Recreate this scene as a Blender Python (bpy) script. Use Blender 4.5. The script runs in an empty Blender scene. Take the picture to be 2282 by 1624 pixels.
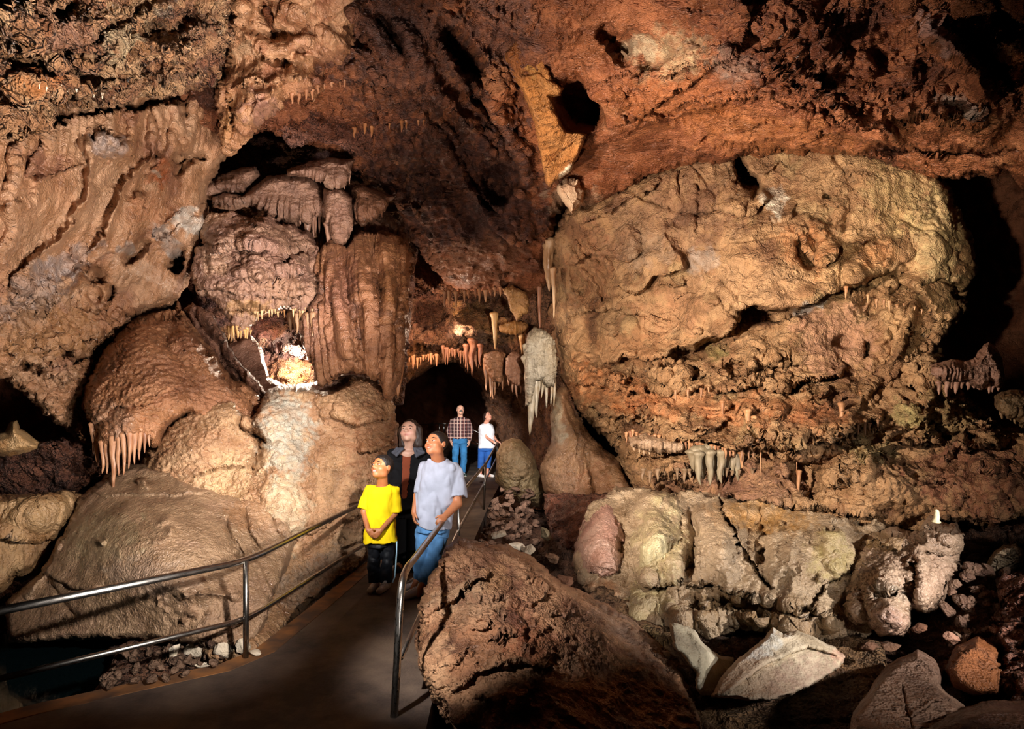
import bpy, math, random
import numpy as np
from mathutils import Vector, Matrix, Euler
random.seed(7)
C = bpy.context.scene.collection
F, H, CX, CY = 1487.0, 1.73, 1141.0, 902.0     # camera: focal length and horizon solved from the walkway and the people on it

def P(px, py, d):
    return Vector(((px-CX)*d/F, d, H-(py-CY)*d/F))
def lin(h):
    if isinstance(h, str):
        h = h.lstrip('#'); h = [int(h[i:i+2], 16)/255 for i in (0, 2, 4)]
    return np.array([c/12.92 if c <= .04045 else ((c+.055)/1.055)**2.4 for c in h])

# ---------------------------------------------------------------- noise
_r = np.random.RandomState(3)
PERM = np.concatenate([_r.permutation(256)]*3).astype(np.int32)
_g = _r.normal(size=(256, 3)); _g /= np.linalg.norm(_g, axis=1)[:, None]
GX, GY, GZ = [_g[:, i].astype(np.float32) for i in range(3)]
def noise3(p, s=1.0, seed=0, sx=1, sy=1, sz=1):
    o = seed*17.31
    x = (p[..., 0]*(s*sx)+o).astype(np.float32); y = (p[..., 1]*(s*sy)+o*.7).astype(np.float32); z = (p[..., 2]*(s*sz)-o*.4).astype(np.float32)
    xi = np.floor(x); yi = np.floor(y); zi = np.floor(z)
    fx = x-xi; fy = y-yi; fz = z-zi
    xi = xi.astype(np.int32) & 255; yi = yi.astype(np.int32) & 255; zi = zi.astype(np.int32) & 255
    u = fx*fx*fx*(fx*(fx*6-15)+10); v = fy*fy*fy*(fy*(fy*6-15)+10); w = fz*fz*fz*(fz*(fz*6-15)+10)
    out = 0
    for dx in (0, 1):
        px_ = PERM[xi+dx]; wx = u if dx else 1-u
        for dy in (0, 1):
            py_ = PERM[px_+yi+dy]; wy = v if dy else 1-v
            for dz in (0, 1):
                h = PERM[py_+zi+dz]
                out = out + wx*wy*(w if dz else 1-w)*(GX[h]*(fx-dx)+GY[h]*(fy-dy)+GZ[h]*(fz-dz))
    return out*1.6
def fbm(p, s, n=4, seed=0, k=.5, **kw):
    a = 1; t = 0
    for i in range(n):
        t = t + a*noise3(p, s*2.03**i, seed+i, **kw); a *= k
    return t
def billow(p, s, n=3, seed=0, k=.5, **kw):           # round bulges with sharp creases between
    a = 1; t = 0
    for i in range(n):
        t = t + a*(np.abs(noise3(p, s*2.1**i, seed+i, **kw))*2-.5); a *= k
    return t
def ridged(p, s, n=3, seed=0, k=.5, **kw):
    return -billow(p, s, n, seed, k, **kw)
def worley(p, s, seed=0, sx=1, sy=1, sz=1):           # F2-F1 and F1 on a jittered lattice
    q = np.stack([p[..., 0]*s*sx+seed*3.7, p[..., 1]*s*sy, p[..., 2]*s*sz-seed*1.3], -1).astype(np.float32)
    b = np.floor(q).astype(np.int32); f = q-b
    f1 = np.full(q.shape[:-1], 9., np.float32); f2 = f1.copy()
    for dx in (-1, 0, 1):
        for dy in (-1, 0, 1):
            for dz in (-1, 0, 1):
                h = PERM[PERM[PERM[(b[..., 0]+dx) & 255]+((b[..., 1]+dy) & 255)]+((b[..., 2]+dz) & 255)]
                e0 = dx+.5+.45*GX[h]-f[..., 0]; e1 = dy+.5+.45*GY[h]-f[..., 1]; e2 = dz+.5+.45*GZ[h]-f[..., 2]
                d = e0*e0+e1*e1+e2*e2
                f2 = np.minimum(f2, np.maximum(f1, d)); f1 = np.minimum(f1, d)
    f1 = np.sqrt(f1); f2 = np.sqrt(f2)
    return f1, f2-f1

# ---------------------------------------------------------------- materials
def nmat(name, rough=.5, metal=0.0, col=None):
    m = bpy.data.materials.new(name); m.use_nodes = True
    b = m.node_tree.nodes['Principled BSDF']
    b.inputs['Roughness'].default_value = rough; b.inputs['Metallic'].default_value = metal
    if col is not None:
        c = lin(col); b.inputs['Base Color'].default_value = (c[0], c[1], c[2], 1)
    return m, m.node_tree.nodes, m.node_tree.links, b
def rock_mat(name, rough=(.35, .75), scale=18, bump=.5, dist=.03, vary=(.62, 1.35), stretch=(1, 1, 1), glint=.35, fine=70, crack=2.2, crk=.35, rid=1.0):
    m, N, L, b = nmat(name)
    at = N.new('ShaderNodeAttribute'); at.attribute_name = 'Col'
    tc = N.new('ShaderNodeTexCoord'); mp = N.new('ShaderNodeMapping'); mp.inputs['Scale'].default_value = stretch
    L.new(tc.outputs['Object'], mp.inputs['Vector'])
    n1 = N.new('ShaderNodeTexNoise'); n1.inputs['Scale'].default_value = scale; n1.inputs['Detail'].default_value = 5; n1.inputs['Roughness'].default_value = .68
    L.new(mp.outputs[0], n1.inputs['Vector'])
    n2 = N.new('ShaderNodeTexNoise'); n2.inputs['Scale'].default_value = scale*.27; n2.inputs['Detail'].default_value = 3
    L.new(mp.outputs[0], n2.inputs['Vector'])
    vo = N.new('ShaderNodeTexVoronoi'); vo.inputs['Scale'].default_value = fine; L.new(mp.outputs[0], vo.inputs['Vector'])
    r1 = N.new('ShaderNodeMapRange'); r1.inputs['From Min'].default_value = .3; r1.inputs['From Max'].default_value = .7
    r1.inputs['To Min'].default_value = vary[0]; r1.inputs['To Max'].default_value = vary[1]
    ad = N.new('ShaderNodeMath'); ad.operation = 'MULTIPLY_ADD'; ad.inputs[1].default_value = .5
    mh = N.new('ShaderNodeMath'); mh.operation = 'MULTIPLY'; mh.inputs[1].default_value = .5
    L.new(n2.outputs[0], mh.inputs[0]); L.new(n1.outputs[0], ad.inputs[0]); L.new(mh.outputs[0], ad.inputs[2])
    L.new(ad.outputs[0], r1.inputs['Value'])
    mu = N.new('ShaderNodeVectorMath'); mu.operation = 'SCALE'
    L.new(at.outputs['Color'], mu.inputs[0]); L.new(r1.outputs[0], mu.inputs['Scale'])
    L.new(mu.outputs[0], b.inputs['Base Color'])
    r2 = N.new('ShaderNodeMapRange'); r2.inputs['From Min'].default_value = .35; r2.inputs['From Max'].default_value = .65
    r2.inputs['To Min'].default_value = rough[0]; r2.inputs['To Max'].default_value = rough[1]
    L.new(n2.outputs[0], r2.inputs['Value']); L.new(r2.outputs[0], b.inputs['Roughness'])
    b.inputs['Specular IOR Level'].default_value = glint
    # cracks: edges of warped cells, in the relief and as painted crevice shade
    wn = N.new('ShaderNodeTexNoise'); wn.inputs['Scale'].default_value = 3.2; wn.inputs['Detail'].default_value = 3; wn.inputs['Roughness'].default_value = .65
    L.new(mp.outputs[0], wn.inputs['Vector'])
    wm = N.new('ShaderNodeVectorMath'); wm.operation = 'SCALE'; wm.inputs['Scale'].default_value = .9; L.new(wn.outputs['Color'], wm.inputs[0])
    wa = N.new('ShaderNodeVectorMath'); L.new(mp.outputs[0], wa.inputs[0]); L.new(wm.outputs[0], wa.inputs[1])
    vc = N.new('ShaderNodeTexVoronoi'); vc.feature = 'DISTANCE_TO_EDGE'; vc.inputs['Scale'].default_value = crack; L.new(wa.outputs[0], vc.inputs['Vector'])
    cm = N.new('ShaderNodeMapRange'); cm.inputs['From Max'].default_value = .07; cm.clamp = True; L.new(vc.outputs[0], cm.inputs['Value'])
    n3 = N.new('ShaderNodeTexNoise'); n3.noise_type = 'RIDGED_MULTIFRACTAL'; n3.inputs['Scale'].default_value = scale*.45; n3.inputs['Detail'].default_value = 4; n3.inputs['Roughness'].default_value = .6
    L.new(wa.outputs[0], n3.inputs['Vector'])
    h0 = N.new('ShaderNodeMath'); h0.operation = 'MULTIPLY_ADD'; h0.inputs[1].default_value = .25; L.new(vo.outputs['Distance'], h0.inputs[0]); L.new(n1.outputs[0], h0.inputs[2])
    h1 = N.new('ShaderNodeMath'); h1.operation = 'MULTIPLY_ADD'; h1.inputs[1].default_value = .28*rid; L.new(n3.outputs[0], h1.inputs[0]); L.new(h0.outputs[0], h1.inputs[2])
    hs = N.new('ShaderNodeMath'); hs.operation = 'MULTIPLY_ADD'; hs.inputs[1].default_value = crk; L.new(cm.outputs[0], hs.inputs[0]); L.new(h1.outputs[0], hs.inputs[2])
    dm = N.new('ShaderNodeMapRange'); dm.inputs['To Min'].default_value = 1-.45*min(crk*2, 1); L.new(cm.outputs[0], dm.inputs['Value'])
    m2 = N.new('ShaderNodeVectorMath'); m2.operation = 'SCALE'; L.new(mu.outputs[0], m2.inputs[0]); L.new(dm.outputs[0], m2.inputs['Scale']); L.new(m2.outputs[0], b.inputs['Base Color'])
    bp = N.new('ShaderNodeBump'); bp.inputs['Strength'].default_value = bump; bp.inputs['Distance'].default_value = dist
    L.new(hs.outputs[0], bp.inputs['Height']); L.new(bp.outputs[0], b.inputs['Normal'])
    return m

# ---------------------------------------------------------------- tagging
def tag(o, label=None, cat=None, group=None, kind=None):
    if label: o['label'] = label
    if cat: o['category'] = cat
    if group: o['group'] = group
    if kind: o['kind'] = kind
    return o
def empty(name, loc, label=None, cat=None, group=None, rz=0):
    o = bpy.data.objects.new(name, None); C.objects.link(o); o.location = loc; o.rotation_euler = (0, 0, rz)
    o.empty_display_size = .1
    return tag(o, label, cat, group)
def mesh_obj(name, V, Fc, mat, col=None, parent=None, smooth=True, origin=None):
    V = np.asarray(V, np.float32)
    if origin is None:
        origin = V.mean(0) if parent is None else np.zeros(3)
    V = V-np.asarray(origin, np.float32)
    me = bpy.data.meshes.new(name)
    if isinstance(Fc, np.ndarray):
        k = Fc.shape[1]; n = len(Fc)
        me.vertices.add(len(V)); me.vertices.foreach_set('co', V.ravel())
        me.loops.add(n*k); me.loops.foreach_set('vertex_index', Fc.astype(np.int32).ravel())
        me.polygons.add(n); me.polygons.foreach_set('loop_start', np.arange(n, dtype=np.int32)*k)
        me.update(calc_edges=True); me.validate()
    else:
        me.from_pydata(V.tolist(), [], Fc); me.update()
    if smooth: me.polygons.foreach_set('use_smooth', np.ones(len(me.polygons), bool))
    if col is not None:
        a = me.color_attributes.new('Col', 'FLOAT_COLOR', 'POINT')
        c = np.ones((len(V), 4), np.float32); c[:, :3] = col; a.data.foreach_set('color', c.ravel())
    if mat: me.materials.append(mat)
    o = bpy.data.objects.new(name, me); C.objects.link(o)
    if parent is None: o.location = origin
    else: o.parent = parent; o.location = origin
    return o

# ---------------------------------------------------------------- rock surfaces
def tps(ctrl):
    c = np.array(ctrl, float); n = len(c); q = c[:, :2]/500.
    def U(r2): return np.where(r2 > 1e-12, .5*r2*np.log(np.maximum(r2, 1e-12)), 0)
    K = U(((q[:, None]-q[None])**2).sum(-1))+np.eye(n)*.02
    A = np.zeros((n+3, n+3)); A[:n, :n] = K; A[:n, n] = 1; A[:n, n+1:] = q; A[n, :n] = 1; A[n+1:, :n] = q.T
    w = np.linalg.lstsq(A, np.concatenate([c[:, 2], [0, 0, 0]]), rcond=1e-9)[0]
    lo, hi = c[:, 2].min()*.85, c[:, 2].max()*1.15
    def f(x, y):
        x = x/500.; y = y/500.; t = w[n]+w[n+1]*x+w[n+2]*y
        for i in range(n): t = t+w[i]*U((x-q[i, 0])**2+(y-q[i, 1])**2)
        return np.clip(t, lo, hi)
    return f
def sdf_poly(x, y, poly):
    p = np.array(poly, float); n = len(p)
    d = np.full(x.shape, 1e12); ins = np.zeros(x.shape, bool)
    for i in range(n):
        ax, ay = p[i]; bx, by = p[(i+1) % n]; ex, ey = bx-ax, by-ay; L2 = ex*ex+ey*ey+1e-9
        t = np.clip(((x-ax)*ex+(y-ay)*ey)/L2, 0, 1)
        d = np.minimum(d, (x-ax-t*ex)**2+(y-ay-t*ey)**2)
        if ay != by:
            c = ((ay > y) != (by > y)) & (x < ax+(y-ay)/(by-ay)*ex)
            ins ^= c
    d = np.sqrt(d)
    return np.where(ins, d, -d)
def polyd(x, y, pts):                      # distance, side and run along a polyline
    d = np.full(x.shape, 1e12); sd = np.zeros(x.shape); run = np.zeros(x.shape)
    n = len(pts)-1
    for i in range(n):
        (ax, ay), (bx, by) = pts[i][:2], pts[i+1][:2]
        ex, ey = bx-ax, by-ay; L2 = ex*ex+ey*ey+1e-9
        t = np.clip(((x-ax)*ex+(y-ay)*ey)/L2, 0, 1)
        q = (x-ax-t*ex)**2+(y-ay-t*ey)**2
        m = q < d
        d = np.where(m, q, d); sd = np.where(m, np.sign(ex*(y-ay)-ey*(x-ax)), sd); run = np.where(m, (i+t)/n, run)
    return np.sqrt(d), sd, run
# strokes, in metres of relief towards the viewer's side of the rock
#  ('r', pts, w, a) rounded ridge (a<0: groove)   ('k', pts, w, a) sharp ridge / crack
#  ('l', pts, w, a) ledge: the rock on the left-hand side of the line (drawn left to right: above it) juts out by a and tapers off over w
#  ('b', cx, cy, rx, ry, rot, a) rounded bulge / hollow    ('h', same) hollow or boss with a steep edge
def apply_strokes(X, Y, strokes, jit):
    D = np.zeros_like(X); J = jit
    Xj = X+J[0]; Yj = Y+J[1]
    for s in strokes:
        k = s[0]
        if k in 'bh':
            _, cx, cy, rx, ry, rot, a = s; R = max(rx, ry)*(2.6 if k == 'b' else 1.5)
            m = (np.abs(X-cx) < R) & (np.abs(Y-cy) < R)
            if not m.any(): continue
            x = Xj[m]-cx; y = Yj[m]-cy; c, sn = math.cos(math.radians(rot)), math.sin(math.radians(rot))
            q = ((x*c+y*sn)/rx)**2+((-x*sn+y*c)/ry)**2
            D[m] += a*(np.exp(-q*1.2) if k == 'b' else 1/(1+np.exp((np.sqrt(q)-1)*9)))
        else:
            _, pts, w, a = s; p = np.array(pts, float); R = w*3+20
            m = (X > p[:, 0].min()-R) & (X < p[:, 0].max()+R) & (Y > p[:, 1].min()-R) & (Y < p[:, 1].max()+R)
            if not m.any(): continue
            d, sd, run = polyd(Xj[m], Yj[m], p)
            env = np.clip(np.minimum(run, 1-run)*8, 0, 1)**.6
            if k == 'r': D[m] += a*np.exp(-(d/w)**2)*env
            elif k == 'k': D[m] += a*np.clip(1-d/w, 0, 1)**1.3*env
            elif k == 'l':
                up = sd < 0
                D[m] += a*env*np.where(up, np.exp(-d/w)*np.clip(d/4+.35, 0, 1), -.25*np.exp(-d/(w*.35)))
    return D
def ledges(n, x0, x1, y0, y1, L=60, a=.12, w=18, ang=0, seed=0, spread=18):
    rs = np.random.RandomState(seed); out = []
    for i in range(n):
        x = rs.uniform(x0, x1); y = rs.uniform(y0, y1); l = L*rs.uniform(.5, 1.5); t = math.radians(ang+rs.uniform(-spread, spread)); c, s_ = math.cos(t)*l/2, math.sin(t)*l/2
        out.append(('l', [(x-c, y-s_), (x+rs.uniform(-.2,.2)*l, y+rs.uniform(-.18,.18)*l), (x+c, y+s_)], w*rs.uniform(.6, 1.5), a*rs.uniform(.5, 1.4)))
    return out
def knobs(n, x0, y0, x1, y1, rx=9, ry=13, a=.08, seed=0, sp=4):
    rs = np.random.RandomState(seed)
    return [('b', x0+(x1-x0)*(i+.5)/n+rs.uniform(-sp, sp), y0+(y1-y0)*(i+.5)/n+rs.uniform(-sp, sp), rx*rs.uniform(.8, 1.3), ry*rs.uniform(.7, 1.3), rs.uniform(-15, 15), a*rs.uniform(.7, 1.3)) for i in range(n)]
def scatter_knobs(n, x0, x1, y0, y1, rx=16, ry=24, a=.08, seed=0):
    rs = np.random.RandomState(seed)
    return [('b', rs.uniform(x0, x1), rs.uniform(y0, y1), rx*rs.uniform(.6, 1.4), ry*rs.uniform(.6, 1.4), rs.uniform(-20, 20), a*rs.uniform(.4, 1.3)) for i in range(n)]
def smoothstep(x, a, b):
    t = np.clip((x-a)/(b-a), 0, 1); return t*t*(3-2*t)

def fwarp(p, s, a, seed=40): return p+np.stack([noise3(p, s, seed+i) for i in range(3)], -1)*a
def tex_rock(p, X, Y, a=1):
    q = fwarp(p, 1.3, .22)
    f1, e = worley(q, 2.2, 5)
    return a*(fbm(q, .9, 3, 1)*.12+ridged(q, 2.6, 5, 4, .58)*.05+np.minimum(e, .16)*.28+fbm(q, 14, 2, 9)*.008)
def tex_craggy(p, X, Y, a=1):
    q = fwarp(fwarp(p, 2.3, .16, 50), 6, .05, 55)
    f1, e = worley(q, 3.4, 8); g1, g = worley(q, 8.5, 3)
    m = smoothstep(noise3(p, 1.1, 57), -.3, .4)
    return a*(fbm(q, 1.1, 3, 11, .55)*.15+np.minimum(e, .2)*.28*m+np.minimum(g, .3)*.09+ridged(q, 4.5, 4, 14, .62)*.05)
def tex_slab(p, X, Y, a=1):
    q = fwarp(fwarp(p, .8, .45, 60), 4, .06, 65)
    f1, e = worley(q, 1.2, 2)
    m = smoothstep(noise3(p, .9, 67), -.15, .35)
    return a*(fbm(q, .7, 3, 20)*.09+np.minimum(e, .05)*.9*m+ridged(q, 3.2, 5, 21, .55)*.022+fbm(q, 14, 2, 23)*.005)
def tex_streak(p, X, Y, a=1):                # smooth ceiling scoured along the bedding
    w = np.stack([noise3(p, .7, 60+i) for i in range(3)], -1)*.35
    q = p+w
    t = fbm(q, 1.0, 3, 30)*.12
    c, s = math.cos(.32), math.sin(.32)
    r = np.stack([p[..., 0]*c-p[..., 2]*s, p[..., 1], p[..., 0]*s+p[..., 2]*c], -1)+w
    t = t+ridged(r, 2.2, 5, 31, .58, sx=.42, sz=2.4, sy=1.2)*.04
    f1, e = worley(q, 1.0, 7, sz=1.7)
    return a*(t+np.minimum(e, .05)*.8*smoothstep(noise3(p, .8, 37), -.1, .4))
def tex_smooth(p, X, Y, a=1):
    return a*(fbm(p, .9, 3, 70)*.06+fbm(p, 9, 3, 72)*.006+ridged(p, 2.5, 3, 75)*.012)
def tex_scallop(p, X, Y, a=1):               # wet flowstone with small stepped scallops
    q = p+noise3(p, 3, 80)[..., None]*.06
    return a*(fbm(p, 1.1, 2, 81)*.08+ridged(q, 8.5, 3, 83, .62, sx=.85, sz=1.7)*.018+billow(q, 19, 2, 86, .6, sz=1.7)*.012)
def tex_flute(p, X, Y, a=1, w=13, lean=0.0, amp=.07):
    wob = noise3(p, 1.6, 90)*14
    u = (X+wob+lean*Y)/w; q = np.stack([u, Y/(w*18), np.zeros_like(u)], -1)
    f = 1-np.abs(noise3(q, 1, 91))*1.5+(1-np.abs(noise3(q, 2.3, 92)))*.5
    f = f*smoothstep(noise3(p, .8, 96), -.7, .2)
    return a*(f*amp*.8+fbm(p, 1.2, 2, 93)*.06+fbm(p, 13, 2, 94, sz=.9)*.007)
def tex_drape(p, X, Y, a=1, w=11, lean=0.0, amp=.07):      # organ-pipe columns of a drapery
    q0 = np.stack([X/60., Y/260., X*0], -1); wob = noise3(q0, 1, 97)*16+noise3(p, 3, 98)*3
    u = (X+wob+lean*Y)/w; fr_ = u-np.floor(u); k = np.floor(u)
    hgt = .55+.45*np.sin(k*12.9898+np.sin(k*3.1)*4)
    u2 = (X+wob*.7+lean*Y)/(w*3.7)+.3; fr2 = u2-np.floor(u2)
    f = np.sqrt(np.clip(1-(2*fr_-1)**2, 0, 1))*hgt*.95+np.sqrt(np.clip(1-(2*fr2-1)**2, 0, 1))*.6
    return a*(f*amp+fbm(p, 1.2, 2, 93)*.06+fbm(p, 10, 3, 94, .6, sz=1.8)*.012)
def tex_popcorn(p, X, Y, a=1):
    f1, e = worley(p, 7.5, 4); g1, _ = worley(p, 15, 6)
    return a*(fbm(p, 1.5, 3, 100)*.1+(.6-f1)*.06+(.6-g1)*.03)
def tex_lobes(p, X, Y, a=1):                 # drooping cauliflower lobes of flowstone
    q = fwarp(p, 1.6, .2, 110)
    f1, e = worley(q, 3.2, 9, sz=.62); g1, _ = worley(q, 9, 3, sz=.6)
    m = smoothstep(noise3(p, 1.3, 117), -.35, .3)
    return a*(fbm(p, 1.2, 2, 118)*.1+np.sqrt(np.clip(1-f1*f1, 0, 1))*.09*m+np.sqrt(np.clip(1-g1*g1, 0, 1))*.035+ridged(q, 7, 3, 113, sx=1.4, sz=.45)*.016)

def pal(p, cols, seed=0, s=1.2, warp=.5):
    c = np.array([lin(h) for h in cols]); n = len(c)
    t = fbm(p, s, 4, 200+seed, .6)*.62+.5
    t = np.clip(t, 0, .9999)*(n-1); i = t.astype(int); f = (t-i)[..., None]
    f = f*f*(3-2*f)
    return c[i]*(1-f)+c[i+1]*f

STEP = .85
def sheet(name, poly, ctrl, mat, cols, tex=tex_rock, step=3.0, strokes=(), roll=(40, .8), ragged=6, closed=False, thick=None,
          paint=(), seed=0, texa=1, tkw=None, cs=1.2, jitter=9, label=None, cat=None, group=None, kind=None, parent=None, shrink=.8, dents=1.0, mat2=None):
    poly = [(float(a), float(b)) for a, b in poly]
    xs = np.array(poly); step = step*STEP
    x0, x1, y0, y1 = xs[:, 0].min()-3*step, xs[:, 0].max()+3*step, xs[:, 1].min()-3*step, xs[:, 1].max()+3*step
    gx = np.arange(x0, x1+step, step); gy = np.arange(y0, y1+step, step)
    X, Y = np.meshgrid(gx, gy)
    pn = np.stack([X/100., Y/100., np.full_like(X, seed*1.7)], -1)
    S = sdf_poly(X, Y, poly)
    if ragged: S = S+ragged*(noise3(pn, 3.1, 150)+.6*noise3(pn, 8.3, 151)+.35*noise3(pn, 17, 152))
    gyS, gxS = np.gradient(S, step)
    inside = S > 0
    near = (~inside) & (S > -step*1.6)
    g2 = gxS**2+gyS**2+1e-9
    mv = near
    mvx = np.clip(-S*gxS/g2, -step, step); mvy = np.clip(-S*gyS/g2, -step, step)
    X = np.where(mv, X+mvx, X); Y = np.where(mv, Y+mvy, Y)
    use = inside | near
    # only cells with at least one inside corner
    cell = (inside[:-1, :-1].astype(int)+inside[1:, :-1]+inside[:-1, 1:]+inside[1:, 1:]) > 0
    cell &= use[:-1, :-1] & use[1:, :-1] & use[:-1, 1:] & use[1:, 1:]
    D0 = tps(ctrl)(X, Y) if len(ctrl) > 2 else np.full(X.shape, float(ctrl[0][2]))
    rw, rd = roll
    R = np.clip(S/rw, 0, 1); prof = 1-np.sqrt(np.clip(1-(1-R)**2, 0, 1))
    D = D0+rd*prof
    jit = (noise3(pn, 2.2, 160)*jitter+noise3(pn, 7, 161)*jitter*.45, noise3(pn, 2.2, 162)*jitter+noise3(pn, 7, 163)*jitter*.45)
    if len(strokes): D = D-apply_strokes(X, Y, strokes, jit)*np.clip(S/8, 0, 1)
    W = np.stack([(X-CX)*D/F, D, H-(Y-CY)*D/F], -1)
    du = np.gradient(W, axis=1); dv = np.gradient(W, axis=0)
    Nn = np.cross(dv, du); Nn /= np.linalg.norm(Nn, axis=-1)[..., None]+1e-9
    Nn = np.where((Nn*W).sum(-1)[..., None] > 0, -Nn, Nn)
    view = -W/(np.linalg.norm(W-np.array([0, 0, H]), axis=-1)[..., None]); Nn = Nn*.5+view*.6
    rel = tex(W+seed*3.1, X, Y, **(tkw or {}))*texa*np.clip(S/(min(14, roll[0]*.35) if closed else 6), 0, 1)
    W2 = W+Nn*(rel*dents)[..., None]
    col = pal(W+seed*5, cols, seed, cs)
    for pt in paint:                      # natural staining: (cx, cy, rx, ry, rot, colour, strength)
        cx, cy, rx, ry, rot, hx, st = pt
        c, sn = math.cos(math.radians(rot)), math.sin(math.radians(rot)); x = X+jit[0]*1.6-cx; y = Y+jit[1]*1.6-cy
        q = np.sqrt(((x*c+y*sn)/rx)**2+((-x*sn+y*c)/ry)**2)
        m = (1-smoothstep(q+.5*noise3(pn, 4.5, 171)+.3*noise3(pn, 13, 172), .7, 1.12))*st*(.8+.6*noise3(pn, 9, 170))
        m = np.clip(m, 0, 1)[..., None]; col = col*(1-m)+lin(hx)*m
    keep = np.zeros(X.shape, bool)
    keep[:-1, :-1] |= cell; keep[1:, :-1] |= cell; keep[:-1, 1:] |= cell; keep[1:, 1:] |= cell
    idx = np.full(X.shape, -1, np.int64); idx[keep] = np.arange(keep.sum())
    V = W2[keep]; Cc = col[keep]
    a, b, c_, d_ = idx[:-1, :-1][cell], idx[1:, :-1][cell], idx[1:, 1:][cell], idx[:-1, 1:][cell]
    Q = np.stack([a, b, c_, d_], -1)
    if closed:
        T = thick or rd
        edge = keep & ~inside
        inn = keep & inside
        D2 = D0+rd+T*np.sqrt(np.clip(1-(1-R)**2, 0, 1))
        cx_, cy_ = X[keep].mean(), Y[keep].mean()
        k = np.clip((D0+rd)/D2, .3, 1)
        k = k*shrink+(1-shrink)
        X3 = cx_+(X-cx_)*k; Y3 = cy_+(Y-cy_)*k
        B = np.stack([(X3-CX)*D2/F, D2, H-(Y3-CY)*D2/F], -1)
        idb = np.where(inn, -1, idx); nb = inn.sum(); idb[inn] = len(V)+np.arange(nb)
        V = np.concatenate([V, B[inn]]); Cc = np.concatenate([Cc, col[inn]])
        a, b, c_, d_ = idb[:-1, :-1][cell], idb[1:, :-1][cell], idb[1:, 1:][cell], idb[:-1, 1:][cell]
        Q = np.concatenate([Q, np.stack([a, d_, c_, b], -1)])
    o = mesh_obj(name, V, Q, mat, Cc, parent)
    if mat2:
        o.data.materials.append(mat2[0]); mm = mat2[1](X, Y, pn)[:-1, :-1][cell]
        if len(o.data.polygons) == len(mm): o.data.polygons.foreach_set('material_index', mm.astype(np.int32))
    return tag(o, label, cat, group, kind)

# ---------------------------------------------------------------- tubes, stalactites
def tube(name, pts, r, mat, parent=None, seg=14, caps=True, label=None):
    pts = [Vector(p) for p in pts]; n = len(pts)
    if not hasattr(r, '__len__'): r = [r]*n
    V = []; Fc = []; up = Vector((0, 0, 1)); prev = None
    for i, p in enumerate(pts):
        t = (pts[min(i+1, n-1)]-pts[max(i-1, 0)]).normalized()
        if prev is None:
            a = t.cross(up) if abs(t.z) < .95 else t.cross(Vector((0, 1, 0)))
        else: a = prev-t*prev.dot(t)
        a.normalize(); b = t.cross(a); prev = a
        for k in range(seg):
            q = 2*math.pi*k/seg; V.append(p+a*math.cos(q)*r[i]+b*math.sin(q)*r[i])
    for i in range(n-1):
        for k in range(seg):
            k2 = (k+1) % seg; Fc.append((i*seg+k, i*seg+k2, (i+1)*seg+k2, (i+1)*seg+k))
    if caps: Fc.append(tuple(range(seg))[::-1]); Fc.append(tuple((n-1)*seg+k for k in range(seg)))
    o = mesh_obj(name, [tuple(v) for v in V], Fc, mat, None, parent)
    if label: o['label'] = label
    return o
def smooth_path(pts, n=8):
    out = []; P_ = [Vector(p) for p in pts]
    for i in range(len(P_)-1):
        p0 = P_[max(i-1, 0)]; p1 = P_[i]; p2 = P_[i+1]; p3 = P_[min(i+2, len(P_)-1)]
        for k in range(n):
            t = k/n; out.append(.5*((2*p1)+(p2-p0)*t+(2*p0-5*p1+4*p2-p3)*t*t+(3*p1-p0-3*p2+p3)*t**3))
    out.append(P_[-1]); return out
_dg = [None, 0]
def hitd(px, py, default):
    if _dg[0] is None or len(bpy.data.objects) > _dg[1]+400:
        bpy.context.view_layer.update(); _dg[0] = bpy.context.evaluated_depsgraph_get(); _dg[1] = len(bpy.data.objects)
    o = Vector((0, 0, H)); v = (P(px, py, 10)-o).normalized()
    ok, loc, n, i, ob, m = bpy.context.scene.ray_cast(_dg[0], o+v*2.5, v)
    return loc.y if ok and abs(loc.y-default) < 2.2 else default
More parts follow.
